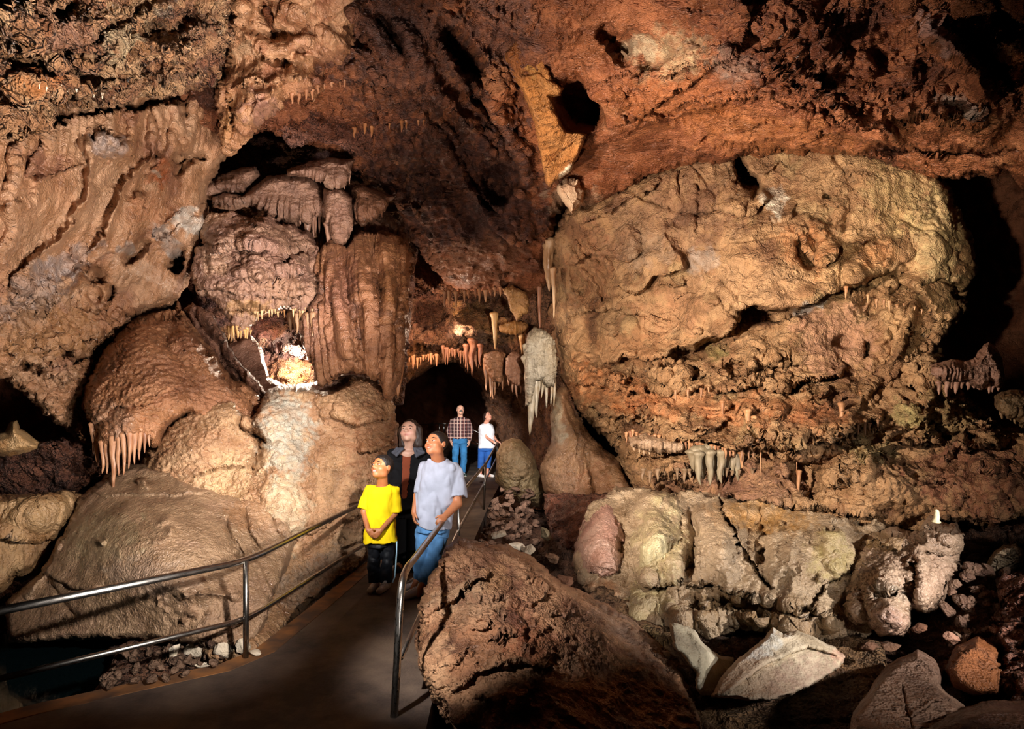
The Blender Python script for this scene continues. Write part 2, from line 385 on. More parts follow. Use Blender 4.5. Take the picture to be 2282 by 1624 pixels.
def dripcone(name, px, py, d, L, w, mat, cols, up=False, lean=0, flut=.18, parent=None, seed=None, tip=.12, seg=20, rings=26, bulge=0.0, **tg):
    """a stalactite (or stalagmite when up): px,py is its root, L and w length and root width in pixels at depth d"""
    seed = seed if seed is not None else int(px*7+py*3) % 97
    s = d/F; Lm = L*s; r0 = w*s/2; base = P(px, py, d)
    t = np.concatenate([[-.16, -.13, -.08, -.03], np.linspace(0, 1, rings)]); rings += 4; th = np.linspace(0, 2*np.pi, seg, endpoint=False)
    T, TH = np.meshgrid(t, th, indexing='ij')
    T0 = T; T = np.clip(T, 0, 1); prof = (1-T)**.75*(1-tip)+tip; prof = prof*np.sqrt(np.clip((1-T)*14, 0, 1)); prof = prof*(1+bulge*np.sin(T*9+seed))
    prof = np.where(T < .12, prof*(1+.3*(.12-T)/.12), prof)*np.sqrt(np.clip(1-(np.minimum(T0, 0)/.165)**2, 0, 1)); T = T0; h_ = np.where(T0 < 0, T0*min(Lm, r0*5), T0*Lm)
    q = np.stack([np.cos(TH)*1.7, np.sin(TH)*1.7, h_*3+seed], -1)
    rr = r0*prof*(1+flut*noise3(q, 1.5, seed)+flut*.5*noise3(q, 3.7, seed+1))
    off = noise3(np.stack([T*2.2, T*0+seed, T*0], -1), 1, 5)*r0*.5
    sg = 1 if up else -1
    x = base.x+rr*np.cos(TH)+off+lean*T*s; y = base.y+rr*np.sin(TH); z = base.z+sg*h_
    V = np.stack([x, y, z], -1).reshape(-1, 3)
    i = np.arange(rings-1)[:, None]*seg; k = np.arange(seg)[None]; k2 = (k+1) % seg
    Q = np.stack([i+k, i+k2, i+seg+k2, i+seg+k], -1).reshape(-1, 4)
    col = pal(V+seed, cols, seed, 4)
    o = mesh_obj(name, V, Q, mat, col, parent, origin=(tuple(base) if parent is None else None))
    return tag(o, tg.get('label'), tg.get('cat'), tg.get('group'))
def stone(name, px, py, d, w, h, mat, cols, seed=0, facet=.5, sub=4, flat=.8, rot=0, parent=None, rough=.08, **tg):
    """one loose broken rock: an angular lump cut by random planes"""
    rs = np.random.RandomState(seed+11)
    import bmesh
    bm = bmesh.new(); bmesh.ops.create_icosphere(bm, subdivisions=sub, radius=1)
    V = np.array([v.co[:] for v in bm.verts]); Fc = np.array([[v.index for v in f.verts] for f in bm.faces]); bm.free()
    for _ in range(26):
        n = rs.normal(size=3); n /= np.linalg.norm(n); lim = rs.uniform(.42, .82)
        e = V@n; over = np.clip(e-lim, 0, None); V = V-over[:, None]*n*facet*1.96
    V = V*(1+rough*fbm(V+seed, 1.8, 4, 7)[:, None]*1.2)
    s = d/F; ang = math.radians(rot)
    V = V*np.array([w*s/2, (w+h)*s/4*flat, h*s/2])
    c, sn = math.cos(ang), math.sin(ang)
    V = np.stack([V[:, 0]*c-V[:, 2]*sn, V[:, 1], V[:, 0]*sn+V[:, 2]*c], -1)
    b = np.array(P(px, py, d)); V = V+b
    col = pal(V+seed, cols, seed, 3)
    o = mesh_obj(name, V, Fc, mat, col, parent, origin=(b if parent is None else None))
    return tag(o, tg.get('label'), tg.get('cat'), tg.get('group'))

def spot(frm, to, power, deg=40, blend=.6, col=(1, .82, .62), size=.08):
    l = bpy.data.lights.new('unseen_lamp', 'SPOT'); l.energy = power; l.spot_size = math.radians(deg); l.spot_blend = blend
    l.color = col; l.shadow_soft_size = size
    o = bpy.data.objects.new('unseen_lamp', l); C.objects.link(o); frm = Vector(frm); o.location = frm
    o.rotation_euler = (Vector(to)-frm).to_track_quat('-Z', 'Y').to_euler()
    return o
def point(frm, power, col=(1, .8, .6), size=.1):
    l = bpy.data.lights.new('unseen_lamp', 'POINT'); l.energy = power; l.color = col; l.shadow_soft_size = size
    o = bpy.data.objects.new('unseen_lamp', l); C.objects.link(o); o.location = frm; return o
# ================================================================ materials and palettes (sRGB)
M_ROCK = rock_mat('rock', (.4, .8), 15, .8, .055, (.6, 1.4), crack=1.6, crk=.3)
M_CRAG = rock_mat('craggy rock', (.24, .7), 18, 1.0, .095, (.45, 1.55), crack=3.5, crk=.45, rid=1.5, glint=.5)
M_FLOW = rock_mat('wet flowstone', (.22, .55), 20, .85, .038, (.66, 1.25), glint=.8, fine=60, crack=1.0, crk=.06, rid=.8)
M_SLAB = rock_mat('broken limestone', (.6, .9), 12, .6, .03, (.75, 1.2), crack=1.5, crk=.12, rid=.8)
M_STREAK = rock_mat('scoured ceiling rock', (.28, .62), 9, .85, .06, (.5, 1.5), stretch=(.5, 1, 2.4), crack=1.3, crk=.25, rid=1.3)
M_DRIP = rock_mat('dripstone', (.25, .6), 30, .5, .015, (.75, 1.25), stretch=(1, 1, .35), glint=.6, crk=0)
M_EARTH = rock_mat('cave ground', (.6, .95), 18, 1, .09, (.45, 1.4), crack=4, crk=.4, rid=1.4)

TAN = ['#7c5239', '#a9795a', '#c29877', '#9b6f54', '#8a5a3c']
TAN2 = ['#8a5f42', '#b88a66', '#cba27c', '#a87c5c']
REDB = ['#4e2a1c', '#7b4630', '#8f5a42', '#6b3a26', '#9a6a52']
DARKB = ['#3f241a', '#5f3a2a', '#7a4d38', '#523022']
ORNG = ['#7e431f', '#a8652f', '#b97a48', '#8f5530', '#c08a60']
GREYT = ['#8d7358', '#b39a7c', '#a98d74', '#bfa78a']
OLIVE = ['#8f7650', '#b39a70', '#a08560', '#c3ad88']
PINK = ['#9a6f60', '#bd9280', '#c7a290', '#a87c68']
WHITE = ['#b9a488', '#d9cbb4', '#c8b79c']
HONEY = ['#a8662c', '#cf9a5c', '#d9b07c', '#b5793c']
GREYROCK = ['#8f8672', '#b0a890', '#c5bda6', '#a39a84']

# ================================================================ ceiling
def tex_ceiling(p, X, Y):
    m = smoothstep(X+(Y-200)*.55, 1120, 1380)                 # craggy in the middle, scoured on the right
    m2 = smoothstep(X-(Y-100)*.4, 1640, 1780)*(1-smoothstep(Y, 250, 330))
    a = tex_craggy(p, X, Y)*.95; b = tex_streak(p, X, Y)
    return a*(1-m)+(b*(1-m2)+a*m2)*m
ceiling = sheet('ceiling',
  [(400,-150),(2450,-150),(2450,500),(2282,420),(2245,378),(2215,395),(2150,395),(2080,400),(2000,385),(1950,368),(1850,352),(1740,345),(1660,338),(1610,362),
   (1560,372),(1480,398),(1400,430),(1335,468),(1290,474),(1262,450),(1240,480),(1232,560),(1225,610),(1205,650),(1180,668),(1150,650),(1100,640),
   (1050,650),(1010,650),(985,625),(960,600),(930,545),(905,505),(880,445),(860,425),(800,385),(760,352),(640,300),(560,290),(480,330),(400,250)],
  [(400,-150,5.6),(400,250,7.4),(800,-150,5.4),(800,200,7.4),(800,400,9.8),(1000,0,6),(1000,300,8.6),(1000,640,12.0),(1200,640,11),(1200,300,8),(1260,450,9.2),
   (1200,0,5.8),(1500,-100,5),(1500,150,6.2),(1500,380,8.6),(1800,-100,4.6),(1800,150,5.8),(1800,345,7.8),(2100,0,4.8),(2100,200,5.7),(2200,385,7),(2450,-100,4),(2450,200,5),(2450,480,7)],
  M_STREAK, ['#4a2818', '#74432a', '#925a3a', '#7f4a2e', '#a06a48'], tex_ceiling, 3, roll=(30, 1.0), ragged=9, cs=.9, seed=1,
  strokes=[
   ('h',1030,118,26,78,-35,-1.3), ('h',792,72,22,48,-45,-.6), ('h',1292,232,40,58,-30,-1.3), ('h',885,90,14,60,-35,-.3),
   ('r',[(960,20),(1080,150),(1130,300),(1170,420)],26,.35), ('r',[(880,40),(960,190),(1080,320),(1150,460)],20,.3),
   ('r',[(760,0),(900,160),(1000,330),(1100,520)],24,.28), ('k',[(900,180),(1010,330),(1090,470)],14,-.35), ('k',[(1040,180),(1110,290),(1160,380)],14,-.4),
   ('b',1060,560,80,60,0,.5), ('b',980,480,60,60,0,.4), ('b',1120,500,60,70,0,.3), ('h',1115,405,42,48,20,-.8), ('b',905,330,60,40,20,.35),
   ('l',[(780,300),(860,285),(960,300)],60,.3), ('l',[(690,240),(760,275),(830,280)],50,.25), ('l',[(930,395),(1030,420),(1120,470)],50,.3), ('l',[(930,520),(1010,545),(1110,560),(1200,540)],45,.3),
   ('l',[(1370,180),(1440,158),(1480,178),(1560,150),(1640,118),(1665,60),(1670,-20)],80,.35),
   ('l',[(1330,290),(1420,260),(1500,215),(1620,140),(1690,150),(1780,170)],70,.22),
   ('l',[(1440,250),(1600,222),(1680,210),(1780,232),(1830,200),(1815,160)],60,.35),
   ('l',[(1600,330),(1700,310),(1800,330),(1900,345),(2060,372)],55,.2),
   ('r',[(1300,300),(1400,270),(1500,262),(1620,222),(1700,226),(1800,262),(1930,290)],16,.16),
   ('h',1425,115,55,45,0,-.25), ('h',1380,100,26,22,0,-.3), ('h',1355,70,20,26,0,-.3),
   ('l',[(1640,0),(1690,60),(1720,120),(1740,160),(1790,210),(1830,235),(1900,290),(2000,330)],60,.3),
   ('h',1960,60,130,80,15,-.3), ('h',1760,110,60,50,0,-.12), ('l',[(1990,250),(2080,262),(2150,290),(2220,330)],60,.45),
   ('l',[(1830,205),(1900,290),(1960,285),(2010,330),(2100,355)],45,.4),
   ('r',[(2010,-20),(2080,60),(2150,130),(2190,190),(2200,230)],20,.75), ('k',[(2095,-30),(2140,60),(2200,130),(2290,210)],20,-1.4),
   ('r',[(2150,-20),(2200,60),(2290,140)],26,.3), ('k',[(2200,60),(2260,20),(2300,10)],14,-.8), ('h',2060,30,20,45,-40,-.5), ('b',2240,100,30,30,0,.3), ('k',[(2230,100),(2240,60),(2290,50)],12,-.7),
   ('k',[(1900,345),(2040,330),(2170,340),(2290,330)],16,-.5), ('b',1950,300,40,22,10,.3), ('b',2100,265,40,26,10,.3)]+ledges(45,760,1220,260,640,70,.16,22,20,7,35)+ledges(30,620,1150,-20,260,90,.14,22,45,8,20)+ledges(30,1300,1800,150,340,110,.07,24,-8,9,14)+ledges(26,1650,2250,60,350,60,.12,20,10,10,30),
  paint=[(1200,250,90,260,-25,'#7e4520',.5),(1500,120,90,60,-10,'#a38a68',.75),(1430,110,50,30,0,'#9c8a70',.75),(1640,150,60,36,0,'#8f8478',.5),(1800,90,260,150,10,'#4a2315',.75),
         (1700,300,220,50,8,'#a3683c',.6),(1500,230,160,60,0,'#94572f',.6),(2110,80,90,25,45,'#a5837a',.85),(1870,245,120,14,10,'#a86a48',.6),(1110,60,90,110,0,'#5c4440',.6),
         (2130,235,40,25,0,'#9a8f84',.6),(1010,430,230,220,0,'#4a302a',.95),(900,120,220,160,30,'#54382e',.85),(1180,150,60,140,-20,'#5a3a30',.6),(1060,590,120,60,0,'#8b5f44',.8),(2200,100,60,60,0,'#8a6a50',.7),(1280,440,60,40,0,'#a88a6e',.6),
         (620,280,200,40,0,'#6b3d2a',.5)],
  kind='structure')
# deep rock behind everything: the shell of the chamber
def tex_shell(p, X, Y): return tex_rock(p, X, Y)*2
shell = sheet('wall_back', [(-300,-200),(2600,-200),(2600,1300),(-300,1300)],
  [(-300,-200,9),(-300,1300,10),(200,300,12),(200,950,13),(600,350,13),(600,760,12),(860,700,17),(860,1000,24),(980,900,34),(1060,960,30),(1120,900,20),(1200,700,16),(1300,1000,14),
   (1700,600,13),(2200,600,13),(2600,-200,9),(2600,1300,10),(1140,0,13),(1700,1200,11),(400,1200,12),(980,760,18)],
  M_ROCK, REDB, tex_shell, 9, roll=(60, 1), ragged=0, seed=2, cs=.5, kind='structure')

# ================================================================ left
def tex_left(p, X, Y):
    top = 1-smoothstep(Y+X*.05, 300, 420); low = smoothstep(Y-X*.32, 540, 640)
    f = tex_drape(p, X, Y, w=17, lean=.12, amp=.075); s = tex_smooth(p, X, Y)*1.3+tex_slab(p, X, Y)*.45+tex_flute(p, X, Y, w=9, lean=.55, amp=.018); r = tex_craggy(p, X, Y)*1.0
    return f*top+s*(1-top)*(1-low)+r*low
wall_left = sheet('wall_left',
  [(-150,180),(500,180),(520,300),(500,360),(470,400),(462,470),(480,520),(440,560),(432,610),(405,650),(380,682),(330,690),(290,705),(250,745),(215,790),(196,830),(200,880),(178,930),(185,1000),(150,960),(100,925),(40,860),(-20,835),(-150,850)],
  [(-150,200,4.2),(-150,850,4.6),(0,250,4.9),(0,550,5.1),(0,840,6.2),(250,250,6.1),(250,500,6.5),(200,750,7.6),(490,230,8),(480,450,8.3),(400,640,8.2),(190,990,8)],
  M_FLOW, ['#85583c', '#aa7b56', '#b98e6a', '#9a6d50'], tex_left, 3, roll=(30, .9), ragged=7, seed=3, jitter=12,
  strokes=[('k',[(-40,292),(60,276),(120,262),(250,238),(370,220),(440,202),(500,188)],17,-.6),('r',[(120,250),(105,310),(82,345),(60,400)],9,.14),('r',[(250,235),(245,300),(275,330),(290,360)],9,.12),
   ('r',[(185,300),(200,350),(196,430),(168,490),(120,545),(60,600),(40,660)],11,.22),('r',[(352,225),(345,300),(330,355),(285,395),(262,450),(235,520),(205,575)],11,.24),
   ('r',[(300,230),(300,300),(285,340)],12,.15),('r',[(390,220),(398,290),(370,350),(330,400)],14,.25),('r',[(435,200),(430,260),(400,330)],12,.2),
   ('r',[(60,280),(45,340),(30,420),(20,520),(-10,620)],12,.16),('l',[(75,415),(130,400),(190,362)],40,.22),('l',[(55,690),(150,640),(260,560),(320,480),(330,440)],70,.22),
   ('b',240,325,48,30,0,.35),('k',[(205,300),(250,345),(240,370)],8,-.1),('r',[(0,480),(70,440),(100,400)],16,.1),('k',[(340,230),(352,300),(342,360)],8,-.2),('k',[(415,210),(412,280),(395,330)],9,-.25),
   ('h',205,610,26,16,20,-.5),('h',393,580,16,26,20,-1.1),('h',245,650,12,16,0,-.5),('k',[(97,715),(125,755),(150,790)],16,-.6),('h',60,815,16,10,0,-.4),('h',18,785,10,8,0,-.4),('h',85,825,22,12,30,-.35),('k',[(240,745),(200,790),(160,800)],14,-.5),
   ('h',300,560,30,16,-30,-.4),('l',[(150,780),(220,740),(290,690),(380,660)],40,.25),('b',150,850,34,60,0,.35),('b',130,930,26,50,-20,.3),('b',400,490,36,26,-20,.3),('b',370,540,20,30,0,.25),
   ('k',[(390,390),(420,360),(470,350)],16,-.4),('h',400,350,22,14,0,-.5),('h',320,440,14,10,0,.1),('r',[(150,560),(200,600),(235,680)],10,.14),('b',160,625,60,20,-25,.2),('k',[(440,470),(400,500),(350,540)],12,-.25)]+ledges(30,0,400,650,900,50,.12,16,-20,6,40),
  paint=[(240,325,46,30,0,'#9c8e88',.75),(425,500,34,34,0,'#cfc4b4',.9),(370,540,22,36,-20,'#b5aca2',.6),(60,660,120,60,-35,'#8c7a70',.7),(150,590,80,30,-30,'#9a8d88',.6),(275,545,24,16,0,'#a8a098',.6),(360,390,22,40,15,'#a5562a',.75),
         (330,470,40,40,0,'#a46a42',.5),(110,370,50,40,0,'#8a5c46',.6),(180,720,130,60,-20,'#9a6638',.6),(80,740,110,70,-10,'#a87a4c',.6),(355,388,10,8,0,'#b9b4a2',.8),(20,470,60,90,0,'#b38462',.4)],
  kind='structure')
ledge = sheet('ceiling_ledge',
  [(-180,-180),(520,-180),(520,-40),(512,60),(500,125),(494,165),(470,188),(420,198),(372,213),(300,218),(250,232),(200,240),(120,258),(50,274),(-180,300)],
  [(-150,-100,3.3),(0,0,3.8),(0,260,4.3),(250,0,4.3),(250,220,5.3),(500,0,5.0),(490,160,6.3),(500,-150,4.6)],
  M_CRAG, ['#6a3f28', '#a5754e', '#c49a70', '#8a5a3c', '#b98a62'], lambda p, X, Y: tex_craggy(p, X, Y)*(.95-.25*smoothstep(X, 180, 300))+billow(p, 2.4, 3, 45)*.08, 3, roll=(22, .9), ragged=8, seed=4, jitter=14,
  strokes=[('k',[(-20,118),(60,128),(120,150),(190,165),(240,175)],22,-.55),('b',270,95,80,45,-12,.35),('b',170,50,60,40,0,.3),('h',385,50,55,32,-15,-.35),('h',140,20,24,16,0,-.4),('k',[(190,90),(250,60),(330,10)],14,-.3),
   ('k',[(100,70),(130,105),(200,120)],18,-.4),('h',480,130,18,34,8,-.35),('k',[(500,120),(498,160),(470,180)],8,-.3),('l',[(0,95),(90,85),(200,110),(330,150),(430,120)],50,.28),('l',[(0,200),(150,205),(260,190),(380,175),(460,160)],40,.28),
   ('k',[(100,228),(160,220),(220,222),(260,210)],10,-.3),('h',15,160,30,14,0,-.35),('b',380,20,30,18,0,.3),('b',60,30,50,40,0,.3),('l',[(380,140),(400,80),(450,60),(500,70)],40,.3),('b',75,165,30,20,0,.2),('r',[(340,90),(380,130),(460,80)],12,.15)]+ledges(18,0,490,0,230,80,.12,20,-5,11,25),
  paint=[(90,150,90,22,5,'#b5662c',.6),(270,90,60,34,-15,'#c9b48c',.7),(370,30,26,16,0,'#c9b89c',.6),(60,175,50,16,0,'#b56a30',.7),(450,150,50,40,0,'#7c4838',.6),(30,60,60,50,0,'#a87a50',.5),(140,60,60,40,20,'#8d6a58',.5),(430,40,60,50,0,'#7a4a36',.6)],
  label='jagged tan rock ledge jutting over the fluted curtain wall in the top left corner', cat='rock ledge')
bulge = sheet('hanging_rock',
  [(508,-170),(800,-170),(802,20),(790,90),(778,130),(760,165),(720,170),(730,205),(700,222),(662,205),(630,222),(618,250),(590,262),(560,300),(532,325),(505,345),(490,318),(484,250),(478,200),(500,130)],
  [(508,-150,4.9),(800,-150,5.2),(500,100,6.4),(790,100,6.6),(505,330,7.2),(620,200,6.4),(730,190,7)],
  M_FLOW, ['#7a4a30', '#a5724c', '#bb8a62', '#96603f'], lambda p, X, Y: fbm(p, 1.3, 3, 60)*.12+ridged(p+noise3(p, .9, 3)[..., None]*.5, 1.9, 4, 61, .55, sz=1.9)*.075+tex_popcorn(p, X, Y)*.25, 3, roll=(26, .8), ragged=7, seed=5, jitter=12,
  strokes=[('r',[(530,60),(600,120),(680,90),(740,90),(775,110)],22,.3),('r',[(690,200),(650,150),(700,120),(770,125)],16,.3),('k',[(560,110),(640,150),(690,140)],12,-.2),('b',580,235,60,50,-30,.5),
   ('r',[(545,0),(530,60),(560,100)],14,.2),('k',[(600,-20),(590,40),(620,90)],14,-.25),('l',[(500,200),(560,190),(620,185),(700,165)],50,.25),('k',[(500,210),(520,260),(515,320)],10,-.25),('h',750,140,40,26,-20,-.35),('b',655,40,30,30,0,.25)],
  paint=[(580,240,45,36,0,'#a67a6c',.6),(700,110,70,20,0,'#c08a68',.7),(500,260,20,70,0,'#b3804c',.7),(540,110,24,20,0,'#a88a68',.6),(755,150,30,20,0,'#6b4438',.7)],
  label='bulging brown ceiling rock with rippled bands ending in a pointed tip', cat='hanging rock')
midrock = sheet('rock_outcrop',
  [(620,250),(700,225),(780,235),(860,260),(880,330),(860,372),(800,352),(740,330),(700,320),(650,318),(620,290)],
  [(620,280,8.0),(860,300,8.6),(740,240,7.8)], M_CRAG, ['#6b3c28','#94604a','#a87460'], tex_craggy, 3, roll=(24,.7), ragged=8, seed=6,
  label='reddish craggy outcrop hanging above the dark gap beside the pointed ceiling rock', cat='rock outcrop')
back_left = sheet('rock_outcrop',
  [(430,360),(520,300),(900,330),(930,560),(900,900),(640,960),(470,800),(430,640)],
  [(430,360,11.5),(620,320,12.8),(900,380,12.5),(900,560,12),(700,640,11.5),(600,700,11),(660,760,10.6),(700,880,9.8),(500,780,10.6),(620,850,10),(900,880,11),(560,560,11)],
  M_CRAG, ['#6b4430', '#9a6b4c', '#8a6660', '#b58860'], tex_craggy, 3.5, roll=(20, .5), ragged=4, seed=7, texa=1.1,
  strokes=[('l',[(520,690),(600,700),(700,690)],30,.5),('l',[(560,760),(640,780),(700,800)],30,.35),('b',660,760,40,30,0,.3)],
  paint=[(660,770,50,30,0,'#a08484',.7),(640,850,60,20,0,'#c08850',.8),(560,730,60,30,0,'#8a4a38',.6)],
  label='rough lamp-lit rock seen through the hole behind the flowstone mound', cat='rock outcrop')
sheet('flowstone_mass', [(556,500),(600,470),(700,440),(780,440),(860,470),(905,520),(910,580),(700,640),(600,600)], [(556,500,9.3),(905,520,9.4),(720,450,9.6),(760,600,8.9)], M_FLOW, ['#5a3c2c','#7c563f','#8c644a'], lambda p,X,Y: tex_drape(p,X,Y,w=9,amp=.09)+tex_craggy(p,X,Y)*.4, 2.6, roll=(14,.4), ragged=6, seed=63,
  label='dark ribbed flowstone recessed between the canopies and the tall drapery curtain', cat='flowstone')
lump = sheet('flowstone_mass',
  [(448,498),(470,470),(520,472),(560,488),(600,480),(650,500),(690,520),(716,560),(712,610),(728,660),(712,690),(660,694),(630,684),(600,692),(572,704),(556,736),(538,744),(515,722),(500,700),(474,672),(440,655),(426,610),(434,570),(452,540)],
  [(450,500,8.2),(640,520,8.4),(430,640,8),(700,680,8),(560,600,7.5),(540,730,7.9)],
  M_FLOW, ['#7c5a46','#a07c64','#906c5a','#b08c70'], lambda p,X,Y: tex_craggy(p,X,Y)*.35+tex_lobes(p,X,Y)*.55+tex_scallop(p,X,Y)+tex_drape(p,X,Y,w=11,amp=.07)*smoothstep(Y+(X-560)*.9,590,680), 2.5, roll=(14,.5), ragged=7, seed=8, jitter=8,
  strokes=[('l',[(470,560),(560,545),(640,560)],40,.3),('l',[(560,620),(620,600),(690,610)],36,.3),('l',[(440,640),(520,650),(600,665),(700,655)],30,.2),('b',560,520,70,26,5,.25),('k',[(620,590),(680,560),(700,620)],12,-.25),('b',480,560,30,50,0,.2),('h',560,690,40,10,0,-.2)]+ledges(16,450,700,500,680,60,.08,16,5,31,25),
  paint=[(560,690,70,22,0,'#b78e5c',.7),(620,640,60,40,0,'#8e6a4c',.5)],
  label='lumpy grey-tan flowstone mass with tiny drips, above the lamp-lit hole', cat='flowstone')

def canopy(poly, d, label, seed, cols=None, fringe=(), name='flowstone_canopy', w=9, amp=.06, group=None, roll=(20,.5), thick=.5, mat=None):
    cs_ = cols or ['#70503e','#94705a','#84604c','#a07e66']
    ym = sum(q[1] for q in poly)/len(poly)
    o = sheet(name, poly, [(a, b, d+(.15 if b < ym else 0)) for a, b in poly[:6]] if False else [(0,0,d)], mat or M_FLOW, cs_,
        lambda p,X,Y: tex_drape(p,X,Y,w=w,amp=amp)*smoothstep(Y,ym-22,ym+8)+tex_scallop(p,X,Y)*.8, 2.2, roll=roll, ragged=3, seed=seed, closed=True, thick=thick, jitter=5, label=label, cat='flowstone', group=group)
    for (a, b, L, wd) in fringe:
        ob = dripcone('drip', a, b, d+roll[1]*.35, L, wd, M_DRIP, cs_, seg=10, rings=12, flut=.12)
        ob.parent = o; ob.location = Vector(ob.location)-o.location
    return o
def fr(x0, x1, y, L, w, n, seed=0, y1=None):
    rs = np.random.RandomState(seed); y1 = y if y1 is None else y1
    return [(x0+(x1-x0)*(i+.5)/n+rs.uniform(-1,1)*w*.3, y+(y1-y)*(i+.5)/n, L*rs.uniform(.5,1.25), w*rs.uniform(.7,1.2)) for i in range(n)]
canopy([(586,470),(560,455),(520,470),(478,462),(470,440),(500,425),(540,432),(580,405),(596,392),(640,388),(690,392),(715,415),(728,450),(722,476),(700,478),(688,500),(668,490),(650,498),(620,488),(600,492)], 8.7,
  'wide ribbed flowstone canopy with a fringe of drips below the black gap', 20, fringe=fr(590,725,452,62,12,17,1)+[(684,475,58,24),(705,440,50,26),(712,450,44,14)], w=7, amp=.09)
canopy([(640,378),(680,362),(730,350),(790,356),(782,372),(778,400),(765,418),(735,424),(722,408),(700,398),(665,394),(640,392)], 8.3,
  'pale leaf-shaped flowstone shelf jutting out at the top of the drapery cluster', 21, fringe=fr(728,785,382,36,9,8,2), w=7, amp=.08)
canopy([(782,416),(810,410),(850,428),(884,436),(870,448),(858,470),(838,486),(812,500),(796,494),(786,462)], 8.9,
  'small dark flowstone shelf tucked against the central ceiling mass', 22, cols=['#6b4430','#8a5e42','#7a5038'], fringe=fr(790,862,448,44,9,10,3,438), w=7, amp=.08)
canopy([(722,420),(760,418),(784,440),(786,480),(780,520),(770,548),(752,556),(738,530),(728,500),(716,470)], 8.2,
  'thick ribbed flowstone stem dropping below the leaf-shaped shelf', 23, fringe=fr(722,780,500,66,13,6,4), w=8, amp=.08)
canopy([(440,415),(480,395),(540,372),(570,372),(580,392),(556,420),(540,432),(498,430),(470,445),(446,440)], 8.9, 'knobbly flowstone shelf beside the wide ribbed canopy', 24, w=12)
curtain = sheet('drapery_curtain',
  [(690,588),(712,548),(735,530),(770,545),(800,512),(850,515),(900,528),(916,570),(914,640),(908,720),(900,800),(886,860),(872,892),(858,880),(846,842),(815,832),(780,828),(745,842),(716,856),(704,835),(694,800),(672,768),(668,712),(704,668),(716,630)],
  [(690,588,8.1),(900,528,8.5),(800,512,8.5),(780,700,7.5),(680,720,7.9),(880,860,7.6),(710,850,7.8)],
  M_FLOW, ['#63402c','#8e6040','#9c6e4c','#7c5036'], lambda p,X,Y: tex_drape(p,X,Y,w=8,lean=-.03,amp=.07), 2.2, roll=(14,.5), ragged=4, seed=9, closed=True, thick=.7, jitter=6,
  strokes=[('r',[(800,520),(812,620),(830,740),(835,830)],12,.25),('r',[(860,520),(868,640),(862,760),(866,880)],13,.3),('r',[(895,540),(900,650),(888,780)],10,.25),('r',[(730,545),(745,640),(770,740),(790,820)],10,.18),
   ('k',[(842,560),(850,700),(848,840)],8,-.3),('k',[(725,640),(700,720),(712,830)],5,-.2),('k',[(745,660),(728,740),(740,830)],5,-.2),('k',[(778,680),(800,740),(792,800)],6,-.2),('r',[(770,520),(800,620),(806,670)],14,.22),('l',[(740,770),(790,800),(820,780)],30,.12)],
  paint=[(740,700,50,120,0,'#96684e',.6),(690,730,30,60,0,'#8d6654',.7),(880,620,30,150,0,'#b07a4c',.5),(760,630,40,80,0,'#8f604c',.5)],
  label='tall fluted brown drapery curtain hanging beside the lamp-lit hole', cat='flowstone curtain')
for (a, b, L, w) in [(870,835,56,24),(888,800,84,22),(842,800,40,18)]:
    s_ = dripcone('stalactite', a, b, 7.75, L, w, M_DRIP, ['#8a5a3a','#b07c52'], flut=.3); s_.parent = curtain; s_.location = Vector(s_.location)-curtain.location

mound = sheet('stalagmite_mound',
  [(388,690),(396,662),(406,690),(440,735),(480,790),(515,840),(560,860),(610,905),(600,960),(540,1000),(470,960),(420,930),(380,955),(350,1000),(330,985),(280,1000),(236,1005),(214,985),(204,955),(180,905),(188,855),(220,790),(262,735),(300,700),(350,690)],
  [(395,670,8.2),(200,900,7.0),(260,1010,6.5),(450,850,7.0),(600,900,7.6),(320,860,6.5),(550,980,7.3)],
  M_FLOW, ['#8c5c3e','#a87450','#b58058','#9c6a4a'], lambda p,X,Y: tex_scallop(p,X,Y)*1.3+tex_flute(p,X,Y,w=14,amp=.09)*smoothstep(Y-np.abs(X-300)*.2,930,985), 2.7, roll=(34,1.0), ragged=4, seed=10, closed=True, thick=1.2, jitter=7,
  strokes=[('l',[(195,960),(260,905),(330,900),(420,850)],60,.12),('b',262,945,60,30,-10,.25),('k',[(395,700),(370,770),(430,830)],14,-.1),('r',[(400,680),(420,760),(480,830)],16,.15),('b',330,780,60,60,0,.1),('k',[(410,700),(470,800),(560,900),(590,950)],20,-.2),('r',[(430,720),(520,800),(600,900)],10,.12)],
  paint=[(250,930,50,40,0,'#ab8a72',.5)],
  label='conical reddish flowstone stalagmite mound with a fringe of long drips at its left foot', cat='stalagmite')
_dg[0] = None
for (a,b,L,w) in [(208,945,70,15),(217,965,78,15),(228,985,74,14),(240,990,70,13),(252,975,130,18),(264,975,90,14),(276,968,96,14),(288,966,84,13),(300,962,78,13),(311,955,74,13),(322,948,66,12),(333,940,60,12),(344,928,50,12)]:
    dd = hitd(a, b, 6.6)
    s_ = dripcone('drip', a, b, dd+.03, L*.95, w, M_DRIP, ['#8c5c3e','#b0805c','#9c6a4a'], flut=.1, seg=12, rings=16); s_.parent = mound; s_.location = Vector(s_.location)-mound.location

